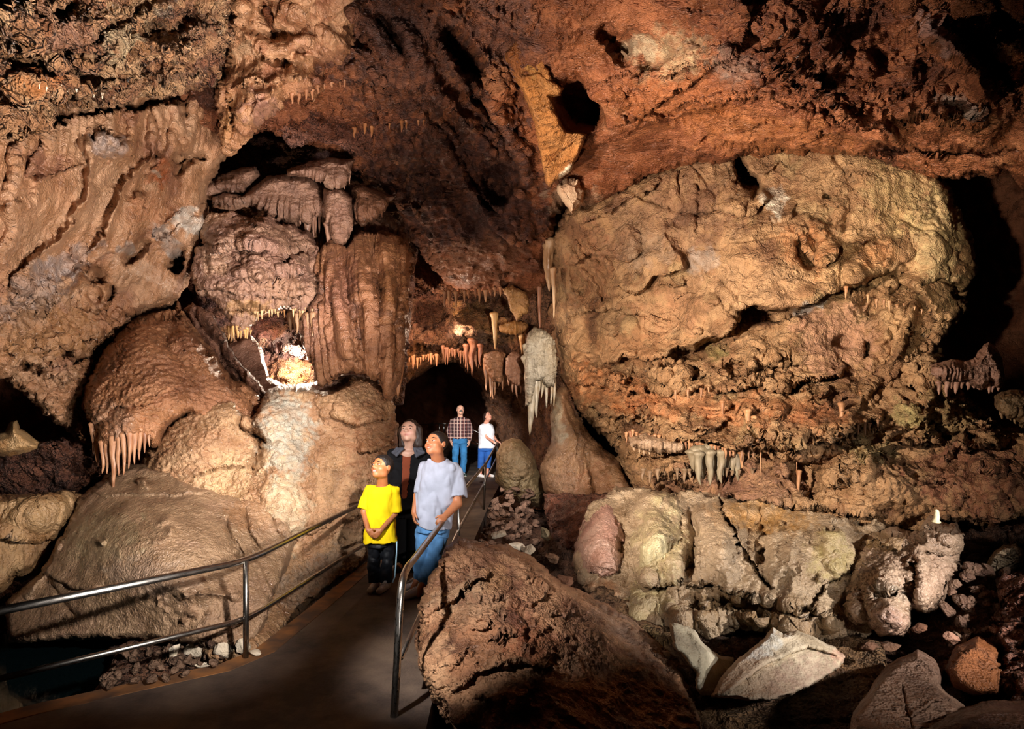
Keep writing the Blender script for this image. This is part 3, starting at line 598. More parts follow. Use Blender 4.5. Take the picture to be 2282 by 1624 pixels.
mass = sheet('flowstone_wall',
  [(574,905),(600,870),(622,858),(690,862),(720,872),(745,868),(780,842),(826,838),(850,860),(880,896),(886,950),(888,1010),(866,1060),(838,1120),(832,1240),(760,1300),(690,1350),(580,1450),(480,1470),(380,1380),(330,1180),(312,1050),(322,1010),(352,965),(400,925),(450,895),(520,890),(560,930)],
  [(330,1030,6.9),(400,940,7.0),(500,900,7.1),(620,870,7.4),(860,900,7.9),(880,1010,8.0),(860,1100,7.5),(820,1240,7.25),(650,1370,5.9),(560,1450,5.0),(450,1150,6.5),(650,1100,6.7),(400,1350,5.8)],
  M_FLOW, ['#94704e','#b68f68','#a67c58','#c49f78'], lambda p,X,Y: tex_scallop(p,X,Y)*1.25+tex_flute(p,X,Y,w=24,amp=.03)*smoothstep(Y,1000,1100), 2.7, roll=(16,.7), ragged=5, seed=11, jitter=8,
  strokes=[('b',430,1000,70,60,-20,.25),('l',[(370,1100),(430,1060),(500,1040),(560,1050)],50,.14),('k',[(560,930),(580,1000),(560,1060)],18,-.3),('r',[(600,880),(620,1000),(610,1180)],44,.14),('b',740,900,60,40,0,.2),('b',500,950,50,40,-30,.2),
   ('k',[(700,880),(710,1000),(705,1150)],30,-.06),('l',[(740,930),(800,945),(870,930)],40,.2),('b',820,960,50,90,0,.15),('k',[(520,880),(540,950),(600,990)],10,-.3),('l',[(590,1130),(650,1200),(720,1170),(800,1130)],40,.06),('r',[(870,990),(800,1060),(760,1200)],30,.1),('l',[(800,1008),(850,1000),(886,992)],20,.2)],
  paint=[(640,960,60,110,-4,'#b5b2a2',.8),(640,1130,50,90,0,'#c9b898',.6),(440,1000,70,60,0,'#9c6f4a',.4),(830,1000,60,120,0,'#94603c',.6),(700,1290,140,40,-30,'#9a8a78',.6),(500,1090,60,80,0,'#cbab7c',.4)],
  label='tall sparkling scalloped flowstone wall with a pale streak, behind the family', cat='flowstone')
low = sheet('flowstone_mound',
  [(322,1032),(372,1048),(420,1078),(480,1095),(560,1108),(598,1112),(616,1130),(642,1168),(660,1205),(640,1270),(600,1340),(590,1400),(540,1450),(460,1440),(380,1432),(300,1425),(180,1425),(20,1430),(10,1340),(90,1275),(140,1185),(178,1105),(230,1062),(280,1036)],
  [(330,1045,6.7),(180,1110,6.6),(60,1300,6.1),(645,1180,6.4),(350,1230,5.25),(260,1180,5.6),(450,1220,5.4),(300,1400,5.3),(550,1400,5.1),(60,1420,5.6),(560,1130,6.4)],
  M_FLOW, ['#8a6c50','#a98a6a','#9c7c60','#b59474'], lambda p,X,Y: tex_smooth(p,X,Y)*.8+tex_scallop(p,X,Y)*.3+tex_flute(p,X,Y,w=20,lean=-.35,amp=.05)*smoothstep(X,470,540)+0, 2.7, roll=(16,.5), ragged=4, seed=12, closed=True, thick=1.0, jitter=6,
  strokes=[('l',[(180,1098),(300,1104),(420,1100),(500,1098)],20,.06),('r',[(172,1110),(130,1200),(95,1275),(60,1330)],8,.14),('l',[(95,1275),(160,1305),(230,1318)],22,.1),('b',365,1160,14,10,0,.12),('b',378,1185,12,9,0,.12),('b',228,1205,10,8,0,.12),
   ('l',[(340,1215),(370,1205),(390,1205)],14,.08),('k',[(500,1150),(520,1210),(540,1250)],8,-.14),('k',[(545,1130),(560,1190),(590,1240)],8,-.14),('k',[(600,1140),(620,1180),(640,1210)],8,-.1),('h',606,1122,14,9,20,-.4),('b',320,1080,20,10,0,.1),('b',400,1310,110,30,10,.15),('k',[(100,1290),(140,1330),(170,1380)],10,-.1),('l',[(390,1340),(440,1325),(530,1335)],14,.06)]+knobs(9,280,1325,370,1335,8,8,.05,1)+knobs(12,400,1325,530,1330,9,8,.05,2)+scatter_knobs(24,330,470,1340,1400,11,9,.04,3),
  paint=[(230,1200,100,60,-20,'#96906a',.3),(340,1290,120,40,10,'#b8a08c',.4),(560,1150,60,40,0,'#9a6c42',.5),(60,1380,120,60,0,'#7a5c48',.6)],
  label='broad rounded flowstone mound lying in front of the handrail pool', cat='flowstone mound')
crag_l = sheet('rock_outcrop',
  [(-160,1010),(-40,990),(60,990),(140,975),(190,990),(235,1040),(240,1062),(200,1085),(170,1120),(100,1120),(-160,1130)],
  [(-160,1050,7.2),(0,1050,7.6),(230,1050,7.4)], M_CRAG, DARKB, tex_craggy, 3, roll=(22,.6), ragged=9, seed=13,
  label='dark jagged rock shelf under the black hollow at the far left', cat='rock outcrop')
nub = sheet('stalagmite', [(-40,1010),(-30,975),(10,962),(22,940),(38,935),(46,955),(70,970),(95,990),(90,1008),(20,1022)], [(0,0,7.1)], M_FLOW, HONEY, tex_smooth, 2.5, roll=(24,.4), ragged=2, seed=14, closed=True, thick=.4,
  label='low honey-coloured stalagmite knob glowing beside the black hollow', cat='stalagmite')
pop = sheet('flowstone_mass',
  [(-160,1115),(0,1100),(80,1098),(150,1092),(175,1108),(150,1165),(118,1220),(90,1265),(30,1275),(0,1310),(-160,1330)],
  [(-160,1200,5.8),(0,1150,6.3),(100,1180,6.7),(170,1110,6.9)], M_FLOW, ['#8a6440','#aa8258','#b89468','#9a7248'], lambda p,X,Y: tex_lobes(p,X,Y)*1.2+tex_flute(p,X,Y,w=12,amp=.03), 2.7, roll=(26,.7), ragged=4, seed=15, texa=.9,
  strokes=[('b',90,1150,60,45,0,.25),('l',[(0,1185),(60,1200),(130,1195)],30,.2)],
  label='yellow-brown cauliflower flowstone at the left edge behind the broad mound', cat='flowstone')
fan = sheet('rock_outcrop', [(408,690),(430,672),(470,700),(500,745),(530,800),(575,850),(615,905),(600,990),(570,960),(540,880),(500,830),(450,770)], [(408,690,8.6),(600,920,8.0),(500,780,8.2)], M_ROCK, ['#5f4030','#7c5642','#8a6450'],
  tex_slab, 2.7, roll=(10,.4), ragged=4, seed=16, closed=True, thick=.4, strokes=[('k',[(430,700),(500,790),(560,880)],8,-.2),('l',[(470,740),(520,790),(560,860)],14,.2)],
  label='thin dark slanting rock fin leaning behind the conical mound', cat='rock outcrop')
saddle = sheet('rock_outcrop', [(500,770),(560,745),(585,780),(600,840),(640,862),(700,850),(730,840),(780,832),(840,836),(850,880),(760,900),(660,905),(600,930),(560,900)], [(500,770,9.0),(640,880,8.4),(850,860,8.3)], M_FLOW, ['#7c5642','#9a705a','#8a6450'],
  tex_smooth, 2.7, roll=(12,.4), ragged=4, seed=17, closed=True, thick=.4, label='smooth dark rock saddle at the bottom rim of the lamp-lit hole', cat='rock outcrop')

# ================================================================ right
def tex_right(p, X, Y):
    line = np.interp(X, [1240,1500,1640,1800,1950,2050,2200], [800,770,720,660,620,700,760])
    m = smoothstep(Y-line, -20, 60)*(1-.75*np.exp(-((X-1860)/90.)**2-((Y-770)/80.)**2))*(1-.7*np.exp(-((Y-905)/40.)**2)*smoothstep(X,1440,1560)*(1-smoothstep(X,1900,2000)))
    s = tex_slab(p, X, Y)*1.1+tex_flute(p, X, Y, w=30, lean=-.2, amp=.03)*(1-smoothstep(Y, 480, 620))
    return s*(1-m)+tex_craggy(p, X, Y)*.95*m
wall_right = sheet('wall_right',
  [(1236,520),(1262,462),(1330,430),(1400,392),(1480,360),(1560,335),(1660,310),(1850,310),(1960,330),(2085,375),(2120,430),(2150,492),(2176,560),(2172,610),(2150,640),(2152,690),(2120,740),(2100,760),(2090,820),(2140,870),(2190,920),(2240,950),(2300,950),(2450,970),
   (2450,1260),(2282,1150),(2200,1165),(2100,1170),(1960,1190),(1700,1160),(1500,1150),(1400,1140),(1385,1060),(1370,1000),(1310,940),(1270,880),(1246,830),(1238,760),(1222,700),(1228,600)],
  [(1240,480,9.6),(1240,750,10.6),(1300,880,10),(1500,450,8.6),(1500,600,8.6),(1500,800,8.8),(1480,950,8.2),(1480,1120,8.2),(1700,400,8.3),(1700,600,7.7),(1700,800,7.9),(1700,950,7.3),(1700,1120,7.3),
   (1950,450,7.7),(1900,760,7.7),(1950,950,7.0),(1950,1100,6.7),(2150,560,8.0),(2120,780,7.5),(2200,980,6.6),(2250,1100,6.2),(2450,1000,5.8),(2450,1200,5.6)],
  M_ROCK, ['#6e4c32','#94704c','#a6825c','#866242','#9a7c56'], tex_right, 3, roll=(30,1.2), ragged=8, seed=30, jitter=11,
  strokes=[
   ('l',[(1250,760),(1340,800),(1440,805),(1530,775),(1600,760),(1630,722),(1665,690),(1790,676),(1850,650),(1900,640),(1985,602)],70,.42),
   ('h',1720,695,80,20,-4,-.6),('h',1945,628,70,13,-14,-.35),('h',1560,775,60,16,-20,-.45),
   ('h',1662,388,20,48,-28,-.9),('b',1700,445,36,18,25,.08),('h',1846,438,10,6,30,-.3),
   ('l',[(1780,510),(1800,560),(1830,590),(1862,575),(1880,540)],24,.3),('h',1800,560,26,40,0,-.3),('l',[(1880,545),(1960,540),(1985,555),(1970,590)],26,.22),
   ('l',[(1250,600),(1320,560),(1400,575),(1440,560)],60,.2),('b',1420,610,60,70,10,.3),('l',[(1390,640),(1430,650),(1470,620),(1530,600)],36,.25),('b',1490,560,60,60,0,.2),
   ('r',[(1262,540),(1300,600),(1330,660),(1350,700)],7,.12),('r',[(1280,530),(1320,590),(1345,640)],7,.12),('r',[(1300,525),(1340,570),(1365,610)],7,.1),('r',[(1245,560),(1280,640),(1310,700)],7,.1),
   ('r',[(1500,380),(1510,460),(1505,540)],7,.06),('r',[(1540,400),(1548,470),(1540,520)],7,.06),('r',[(1480,500),(1500,560),(1530,600)],9,.08),
   ('k',[(1310,440),(1400,420),(1500,470),(1560,480),(1650,470)],10,-.12),('l',[(1290,500),(1360,470),(1420,440),(1470,400)],40,.2),('l',[(1600,470),(1680,470),(1720,450)],30,.12),
   ('k',[(1600,620),(1640,660),(1700,690)],8,-.1),('r',[(1640,690),(1620,750)],8,.12),('k',[(1850,330),(1900,420),(1880,520)],12,-.12),('k',[(1800,490),(1860,500),(1900,480)],8,-.12),
   ('l',[(1260,700),(1360,690),(1430,700),(1500,720)],50,.2),('b',1560,690,50,40,0,.2),('b',1370,730,70,50,0,.3),
   ('l',[(1480,858),(1600,870),(1690,855),(1760,862),(1830,850),(1890,825)],34,.35),('h',1650,820,30,16,0,-.35),('h',1730,815,50,14,-8,-.3),('h',1560,830,26,14,0,-.25),
   ('l',[(1300,905),(1420,948),(1540,985),(1650,998),(1760,992),(1870,962),(1970,925)],46,.5),('l',[(1400,1030),(1500,1000),(1600,1010),(1720,1020),(1860,1010)],40,.25),
   ('r',[(2020,705),(2000,800),(1960,850),(1900,900)],9,.14),('r',[(2040,660),(2010,760),(1990,840)],9,.16),('l',[(1880,620),(1990,640),(2060,660),(2080,700)],50,.25),('h',1935,680,34,22,0,-.2),('h',1930,780,14,20,0,-.25),('h',1880,765,20,14,0,-.15),
   ('b',2090,560,60,110,0,.35),('l',[(2030,640),(2080,680),(2090,740)],30,.25),('k',[(2055,640),(2100,620),(2150,650)],8,-.2),('h',2128,650,9,18,0,-.4),
   ('r',[(2100,850),(2115,930),(2140,1000)],8,.2),('r',[(2140,860),(2150,930),(2150,1000)],7,.2),('r',[(2075,860),(2068,920),(2070,980)],7,.2),('h',2110,960,30,30,0,-.3),('h',2160,930,24,36,0,-.35),('b',2020,915,40,26,0,.25),
   ('l',[(1960,1000),(2060,985),(2150,1005),(2250,985)],40,.3),('b',2050,1090,80,50,0,.25),('b',2210,1090,80,60,0,.35),('b',1950,1070,60,60,0,.3),('h',1500,1080,40,16,0,-.5),('h',1800,1060,30,40,0,-.35),('l',[(1600,1100),(1700,1120),(1850,1130),(1960,1150)],30,.3),
   ('k',[(1980,660),(2010,640),(2050,650)],10,-.2),('b',1985,730,40,60,20,.25)]+ledges(70,1280,1960,800,1080,70,.16,18,3,1)+ledges(26,1960,2270,700,1150,70,.16,20,-10,2,40)+ledges(22,1260,1640,560,780,60,.1,20,15,3,40)+ledges(14,1640,2080,360,620,60,.06,22,0,4,50)+ledges(20,1300,1500,830,980,60,.16,18,25,5),
  paint=[(1480,500,170,90,-8,'#87644e',.5),(1725,450,34,26,20,'#d8cbb4',.95),(1600,400,160,60,0,'#8a6448',.5),(2090,520,60,130,0,'#b8a074',.65),(2010,450,80,80,0,'#a88e60',.5),(1860,760,90,90,0,'#b08468',.7),(1660,640,140,60,0,'#a98460',.6),
         (1450,560,50,40,0,'#a08468',.7),(1310,600,60,100,0,'#8d5c3c',.5),(1640,910,260,36,2,'#b5764a',.6),(1350,870,120,50,15,'#a8683a',.6),(1640,1080,200,60,0,'#8c6450',.6),(2180,1060,150,90,0,'#7c4a38',.7),(2020,920,40,24,0,'#a8a068',.6),(1800,680,40,14,-30,'#b5b5b0',.6),
         (1570,580,40,40,0,'#a8998a',.6),(1490,700,80,50,0,'#b58560',.5),(2100,930,70,60,0,'#8a7a4c',.5),(1600,790,26,12,0,'#6c6c38',.5),(1420,780,120,40,0,'#a87850',.5),(1940,1000,60,30,0,'#a89868',.6),(1800,560,70,50,0,'#a86c40',.5),(1950,560,60,30,0,'#a86c40',.4)],
  kind='structure')
def tex_lobed(p, X, Y): return tex_lobes(p, X, Y)*1.25+tex_scallop(p, X, Y)*.6+tex_drape(p, X, Y, w=15, amp=.03)*smoothstep(noise3(p, 1.4, 77), -.1, .4)
rf = sheet('flowstone_mass',
  [(1290,1290),(1285,1230),(1300,1180),(1330,1120),(1372,1082),(1430,1088),(1500,1098),(1560,1085),(1620,1100),(1720,1112),(1850,1132),(1960,1162),(1965,1230),(1950,1300),(1920,1390),(1880,1412),(1820,1402),(1780,1410),(1740,1400),(1700,1390),(1640,1395),(1590,1410),(1545,1400),(1480,1410),(1420,1395),(1370,1350),(1320,1330)],
  [(1300,1200,7.0),(1380,1090,7.6),(1500,1110,7.4),(1700,1120,7.0),(1950,1170,6.4),(1320,1320,6.1),(1450,1390,5.7),(1600,1250,5.9),(1800,1250,5.6),(1900,1390,5.2),(1650,1390,5.5)],
  M_FLOW, ['#8d7456','#aa9274','#b59e80','#9c8262'], tex_lobed, 2.7, roll=(22,.6), ragged=5, seed=31, closed=True, thick=1.2, jitter=8,
  strokes=[('b',1470,1190,40,90,-10,.35),('b',1450,1250,30,50,0,.2),('b',1510,1250,30,50,0,.2),('b',1610,1200,70,90,0,.35),('b',1760,1230,60,90,0,.3),('b',1850,1210,40,70,0,.2),
   ('k',[(1600,1100),(1620,1160),(1650,1220),(1690,1280),(1720,1310)],6,-.3),('k',[(1895,1250),(1860,1290),(1800,1350)],5,-.18),('l',[(1490,1318),(1580,1305),(1660,1330),(1740,1345),(1800,1345),(1860,1380)],34,.16),
   ('h',1600,1345,60,14,8,-.25),('h',1700,1350,50,16,0,-.25),('b',1575,1370,40,30,0,.2),('b',1660,1385,50,20,0,.15),('b',1510,1370,30,40,0,.15),('k',[(1540,1130),(1550,1200),(1530,1290)],14,-.2),('k',[(1690,1130),(1700,1200),(1690,1270)],14,-.16),('h',1850,1130,90,14,6,-.35),
   ('l',[(1420,1290),(1480,1300),(1530,1290)],30,.18),('l',[(1740,1345),(1800,1370),(1850,1372)],24,.08)]+knobs(16,1495,1318,1740,1350,9,15,.13,1)+knobs(10,1770,1362,1870,1385,8,12,.1,2)+knobs(14,1560,1345,1700,1372,8,11,.08,3)+scatter_knobs(90,1420,1900,1140,1300,13,22,.055,4)+scatter_knobs(30,1420,1600,1320,1400,9,13,.06,5)+knobs(9,1740,1395,1880,1400,8,10,.08,6),
  paint=[(1480,1210,60,90,0,'#b8ab7c',.6),(1700,1150,120,36,5,'#a87a3c',.75),(1850,1240,50,60,0,'#a89a58',.5),(1640,1350,120,24,5,'#94713f',.6),(1340,1330,60,40,0,'#a8744a',.6),(1600,1250,90,60,0,'#a8947c',.5),(1450,1350,60,40,0,'#b0a26c',.5),(1560,1140,60,40,0,'#96806a',.5)],
  label='long rounded olive-tan flowstone mass with a thin dark crack running down it', cat='flowstone')
pinkcone = sheet('flowstone_mound',
  [(1275,1262),(1282,1210),(1300,1160),(1325,1120),(1350,1105),(1378,1118),(1395,1170),(1408,1220),(1404,1262),(1385,1292),(1340,1300),(1300,1290)],
  [(1275,1260,6.5),(1350,1115,7.2),(1400,1250,6.3),(1340,1230,6.0)], M_FLOW, PINK, lambda p,X,Y: tex_flute(p,X,Y,w=13,amp=.06)*smoothstep(Y,1190,1240)+tex_scallop(p,X,Y)*.8, 2.5, roll=(40,.9), ragged=3, seed=32, closed=True, thick=.6,
  strokes=[('l',[(1290,1275),(1340,1290),(1395,1276)],16,.12),('h',1385,1215,12,9,40,-.2)]+knobs(11,1288,1280,1398,1290,6,9,.07,1,2),
  label='pinkish bell-shaped flowstone mound at the near end of the olive-tan mass', cat='flowstone mound')
for k, (pts, w) in enumerate([([(1455,1190),(1468,1180),(1485,1190),(1490,1225),(1520,1240),(1522,1285),(1490,1300),(1450,1292),(1425,1262),(1428,1215)], 11)]):
    sheet('flowstone_mound', pts, [(0,0,5.95)], M_FLOW, ['#a89c74','#c4b890','#b3a67e'], lambda p,X,Y: tex_flute(p,X,Y,w=12,amp=.07), 2.5, roll=(22,.35), ragged=2, seed=33+k, closed=True, thick=.4,
          label='pale yellow finger-like flowstone cascade next to the pink bell-shaped mound', cat='flowstone mound')
rblock = sheet('flowstone_mass',
  [(1870,1330),(1885,1270),(1905,1210),(1940,1180),(2000,1172),(2048,1185),(2058,1160),(2075,1145),(2095,1158),(2112,1168),(2130,1162),(2146,1185),(2148,1215),(2136,1240),(2150,1248),(2140,1270),(2120,1290),(2110,1330),(2085,1365),(2060,1372),(2035,1360),(2030,1395),(2012,1416),(1960,1416),(1935,1390),(1900,1392),(1880,1372)],
  [(1870,1330,5.5),(1940,1180,6.0),(2130,1170,5.7),(2140,1260,5.4),(2000,1410,4.9),(1980,1290,4.9),(2080,1360,5.2)],
  M_FLOW, ['#8e745c','#ab9078','#b59a80','#9c8068'], lambda p,X,Y: tex_lobes(p,X,Y)*.6+tex_scallop(p,X,Y)*1.2+fbm(p,5,3,130)*.03, 2.5, roll=(36,.8), ragged=4, seed=34, closed=True, thick=1.0, jitter=8,
  strokes=[('h',1970,1322,26,12,5,-.06),('b',1985,1370,50,40,0,.3),('b',2080,1300,40,60,10,.25),('r',[(2050,1190),(2040,1270),(2060,1350)],20,.15),('k',[(2030,1250),(2040,1320),(2030,1370)],10,-.2),('l',[(1900,1210),(1960,1205),(2010,1225)],40,.1),('b',2110,1190,40,26,0,.2),('k',[(2060,1225),(2100,1232),(2146,1230)],8,-.15),('b',1905,1370,24,30,0,.2)],
  paint=[(1975,1322,40,22,0,'#6c6a58',.6),(1960,1200,60,26,0,'#96763c',.5),(1980,1390,60,30,0,'#b58c7c',.5),(2090,1300,50,60,0,'#b3937c',.5)],
  label='large gnarled grey-tan flowstone block carrying the little ivory stalagmite', cat='flowstone')
dripcone('stalagmite', 2087, 1162, 5.45, 28, 15, M_DRIP, ['#e8dcae','#f2e8c4'], up=True, tip=.45, flut=.0, label='short ivory stalagmite stub standing on the gnarled flowstone block', cat='stalagmite')
shelf_r = canopy([(2075,812),(2120,800),(2150,806),(2170,800),(2190,768),(2205,762),(2225,780),(2236,800),(2238,850),(2225,868),(2210,858),(2190,872),(2165,862),(2150,850),(2120,846),(2095,842),(2078,836)], 6.3,
  'purple-brown dripping rock shelf jutting into the black hollow at the right', 35, cols=['#70503f','#96705c','#84604e'], fringe=fr(2090,2232,852,26,12,12,7), name='flowstone_canopy', w=12)
canopy([(2215,880),(2250,865),(2300,870),(2340,960),(2290,950),(2262,932),(2235,925),(2218,905)], 5.9,
  'mossy brown drip shelf at the right edge under the black hollow', 36, cols=['#6a5238','#8a6f4c','#7a5e40'], fringe=fr(2225,2290,905,22,11,6,8,940), w=12)
column = sheet('flowstone_mass',
  [(1240,868),(1262,862),(1285,930),(1330,985),(1385,1030),(1405,1080),(1395,1125),(1330,1128),(1250,1120),(1212,1098),(1203,1040),(1228,985),(1224,925)],
  [(1240,870,10.3),(1400,1080,8.6),(1210,1090,9.3),(1290,1040,8.9)], M_FLOW, ['#7e5c40','#9c7652','#8a6648','#a88460'], lambda p,X,Y: tex_slab(p,X,Y)*.7+tex_scallop(p,X,Y)*.7, 2.7, roll=(26,.8), ragged=4, seed=37, closed=True, thick=.8,
  strokes=[('k',[(1262,900),(1300,990),(1290,1080)],8,-.12),('k',[(1320,980),(1310,1040),(1330,1110)],8,-.14)],
  paint=[(1240,940,16,60,0,'#b0a890',.7),(1330,1080,60,50,0,'#9a6844',.6)],
  label='smooth brown flowstone pillar foot left of the jagged ledges', cat='flowstone')
bmound = sheet('stalagmite',
  [(1140,975),(1160,978),(1178,1000),(1192,1020),(1204,1060),(1218,1100),(1206,1132),(1170,1128),(1130,1105),(1104,1072),(1106,1010),(1118,984)],
  [(0,0,10.8)], M_FLOW, OLIVE, lambda p,X,Y: tex_scallop(p,X,Y)*1.3, 2.5, roll=(34,.7), ragged=2, seed=38, closed=True, thick=.7,
  strokes=[('b',1150,1040,40,60,0,.2),('k',[(1160,1060),(1150,1100),(1145,1130)],8,-.12)],
  label='rounded olive stalagmite boulder behind the far end of the handrail', cat='stalagmite')
darkbk = sheet('rock_outcrop', [(1210,1100),(1260,1095),(1400,1100),(1400,1180),(1300,1240),(1240,1200),(1215,1140)], [(1210,1100,9),(1400,1100,8),(1300,1230,7.6)], M_CRAG, REDB, tex_rock, 3, roll=(20,.5), seed=39,
  label='low reddish rock bank between the pillar foot and the pink mound', cat='rock outcrop')

# ================================================================ middle
arch = sheet('rock_arch',
  [(850,540),(930,530),(1000,590),(1100,600),(1240,600),(1300,760),(1300,1000),(1260,1110),(1130,1110),(1098,1000),(1090,930),(1078,880),(1066,850),(1040,825),(1010,806),(975,815),(945,828),(915,850),(888,872),(868,900),(850,800)],
  [(860,550,12.5),(1240,600,12.5),(880,760,13),(980,790,14),(1090,860,17),(1105,1000,18.5),(1125,940,18),(1240,1000,12.6),(1040,700,14),(1150,780,13)],
  M_CRAG, ['#6b432c','#94684a','#80543a','#a87c58'], lambda p,X,Y: tex_craggy(p,X,Y)*1.1+tex_flute(p,X,Y,w=12,amp=.08)*smoothstep(Y,850,900), 3, roll=(14,.9), ragged=7, seed=40,
  strokes=[('l',[(880,770),(940,765),(1000,775),(1060,800)],40,.6),('l',[(1010,740),(1080,745),(1160,740)],40,.7),('h',1110,680,50,22,10,-.7),('h',960,700,40,30,0,-.5),('b',1060,730,50,26,0,.6),('l',[(900,620),(960,640),(1010,650)],40,.5),('h',1160,900,30,26,0,-.6),('b',1180,1000,50,36,0,.4)],
  paint=[(940,800,60,28,-10,'#b8804c',.8),(1070,710,60,34,0,'#bd8e58',.8),(1050,745,50,16,10,'#c8a08c',.8),(930,680,60,60,0,'#6b4034',.6),(1100,740,80,22,0,'#94703c',.5)],
  label='rock arch over the dark tunnel mouth behind the visitors', cat='rock arch')
def cluster(name, label, body, d, cones, cols, seed, cat='stalactite', mat=None, w=10):
    o = sheet(name, body, [(0,0,d)], M_FLOW, cols, lambda p,X,Y: tex_drape(p,X,Y,w=w*.7,amp=.06)+tex_scallop(p,X,Y)*1.2, 2, roll=(13,.4), ragged=2, seed=seed, closed=True, thick=.4, jitter=3, label=label, cat=cat)
    for (a, b, L, wd) in cones:
        s = dripcone('drip', a, b, d+.22, L, wd, M_DRIP, cols, flut=.2, seg=12, rings=18); s.parent = o; s.location = Vector(s.location)-o.location
    return o
cluster('stalactite_cluster', 'bright whitish ribbed stalactite cluster with one long thick stalactite at its edge',
  [(1176,742),(1190,728),(1212,735),(1232,762),(1240,800),(1236,850),(1222,862),(1210,840),(1196,850),(1188,900),(1172,905),(1170,850),(1168,790)], 10.2,
  [(1182,800,170,30),(1195,790,142,22),(1207,770,118,17),(1217,780,130,17),(1228,775,130,15),(1236,800,110,13),(1201,810,70,13),(1190,750,60,22),(1175,770,110,14)], ['#847c6c','#a59d8c','#968a74','#8c7454'], 41)
cluster('stalactite_cluster', 'brown drooping drapery cluster hanging beside the whitish stalactites',
  [(1078,790),(1100,780),(1122,785),(1126,830),(1118,850),(1100,852),(1084,835)], 12.2, [(1084,800,70,13),(1093,795,90,14),(1102,790,92,13),(1111,790,72,14),(1119,790,80,12),(1098,830,60,9)], ['#74503a','#946a4a','#845a3e'], 42, w=8)
cluster('stalactite_cluster', 'glossy brown bulb of drips squeezed between the drapery cluster and the whitish stalactites',
  [(1128,800),(1140,784),(1160,788),(1172,810),(1172,850),(1160,862),(1138,850),(1126,830)], 11.6, [(1134,800,60,12),(1142,795,80,13),(1151,800,88,13),(1160,800,78,12),(1168,805,70,11)], ['#6c4838','#9a7058','#8a6048'], 43, w=8)
cluster('stalactite', 'honey-coloured pointed shark-tooth stalactite over the tunnel mouth',
  [(1118,642),(1140,636),(1172,650),(1180,672),(1176,700),(1166,702),(1152,716),(1142,695),(1130,665)], 11.2, [], ['#8a6038','#b08450','#a0743e'], 44)
cluster('stalactite', 'stubby ochre barrel-shaped rock under the shark-tooth stalactite', [(1112,726),(1130,716),(1172,716),(1182,728),(1176,742),(1140,744),(1116,740)], 12.2, [], ['#8a5c30','#a87840'], 45)
def stal(px, py, d, L, w, label, cols=HONEY, **k):
    d = hitd(px, py-1, d)
    return dripcone('stalactite', px, py, d, L, w, M_DRIP, cols, label=label, cat='stalactite', **k)
stal(1222, 540, 9.3, 110, 26, 'slender twisted pale stalactite hanging from the crease of the ceiling', ['#9a7450','#bfa07c'], flut=.5)
stal(1234, 600, 9.6, 110, 12, 'needle-thin stalactite close behind the slender twisted one', ['#9a7450','#bfa07c'])
stal(1202, 640, 10.2, 104, 11, 'long brown stalactite pointing at the top of the whitish cluster', ['#7c5038','#946448'])
stal(1164, 750, 12, 60, 12, 'smooth yellow stalactite finger beside the whitish cluster', HONEY, bulge=.1)
stal(1102, 700, 12.4, 80, 15, 'yellow-tan stalactite beside the dark recess above the tunnel', ['#a07848','#c09a64'])
stal(1052, 760, 13, 70, 18, 'reddish carrot-shaped stalactite at the peak of the tunnel mouth', ['#74462f','#8e6044'], flut=.3)
stal(1038, 770, 13, 50, 12, 'small reddish stalactite close to the carrot-shaped one', ['#74462f','#8e6044'])
stal(1070, 770, 12.9, 46, 12, 'short brown stalactite on the right flank of the carrot-shaped one', ['#7c4c34','#98684a'])
stal(1136, 1095+(-75), 12.0, 1, 1, 'x') if False else None
stal(852, 820, 8.2, 1, 1, 'x') if False else None
def row(x0, x1, y, y1, d, L, w, n, seed, label, group, cols=HONEY):
    rs = np.random.RandomState(seed); protos = []
    for i in range(n):
        t = (i+rs.uniform(.2,.8))/n
        x = x0+(x1-x0)*t; yy = y+(y1-y)*t+rs.uniform(-4,4)
        dd = d if not isinstance(d, tuple) else d[0]+(d[1]-d[0])*t
        dd = hitd(x, yy-2, dd)+.01
        if i < 3:
            o = dripcone('stalactite', x, yy, dd, L, w, M_DRIP, cols, seg=9, rings=10, flut=.12, seed=seed+i, label=label, cat='stalactite', group=group); protos.append(o)
        else:
            o = protos[i % 3].copy(); C.objects.link(o); o.location = P(x, yy, dd)
            k = rs.uniform(.6, 1.15); o.scale = (k, k, k*rs.uniform(.4, 1.3)); o.rotation_euler = (0, 0, rs.uniform(0, 6))
row(880,975,800,790,13.0,26,7,16,1,'short glowing stalactite on the ceiling lip at the upper edge of the tunnel mouth','lip stalactites over the tunnel',['#8a5a3c','#a87a50'])
row(985,1075,775,790,13.2,38,8,18,2,'thin reddish stalactite in the row over the tunnel mouth','stalactite row over the tunnel mouth',['#70462f','#8e6244'])
row(985,1120,650,642,11.6,34,10,12,3,'brown stalactite along the bottom lip of the central ceiling mass','stalactites of the central ceiling lip',['#7c5236','#a27650'])
row(505,560,728,735,8.3,30,8,9,4,'glowing honey stalactite under the lumpy flowstone above the lamp-lit hole','honey stalactites above the lit hole',['#b07a3c','#e0b070'])
row(565,700,692,690,8.6,20,6,18,5,'tiny pale stalactite on the lower rim of the lumpy flowstone','tiny stalactites on the lumpy rim',['#b08a5c','#c8a880'])
row(640,700,700,700,8.7,44,12,6,6,'blunt tan stalactite finger hanging in front of the lit hole','blunt fingers at the lit hole',['#8a6648','#a88460'])
row(1500,1860,868,858,7.55,24,7,16,7,'small tan stalactite under the middle ledge of the big rock face','stalactites of the middle ledge',['#7c5438','#9c7450'])
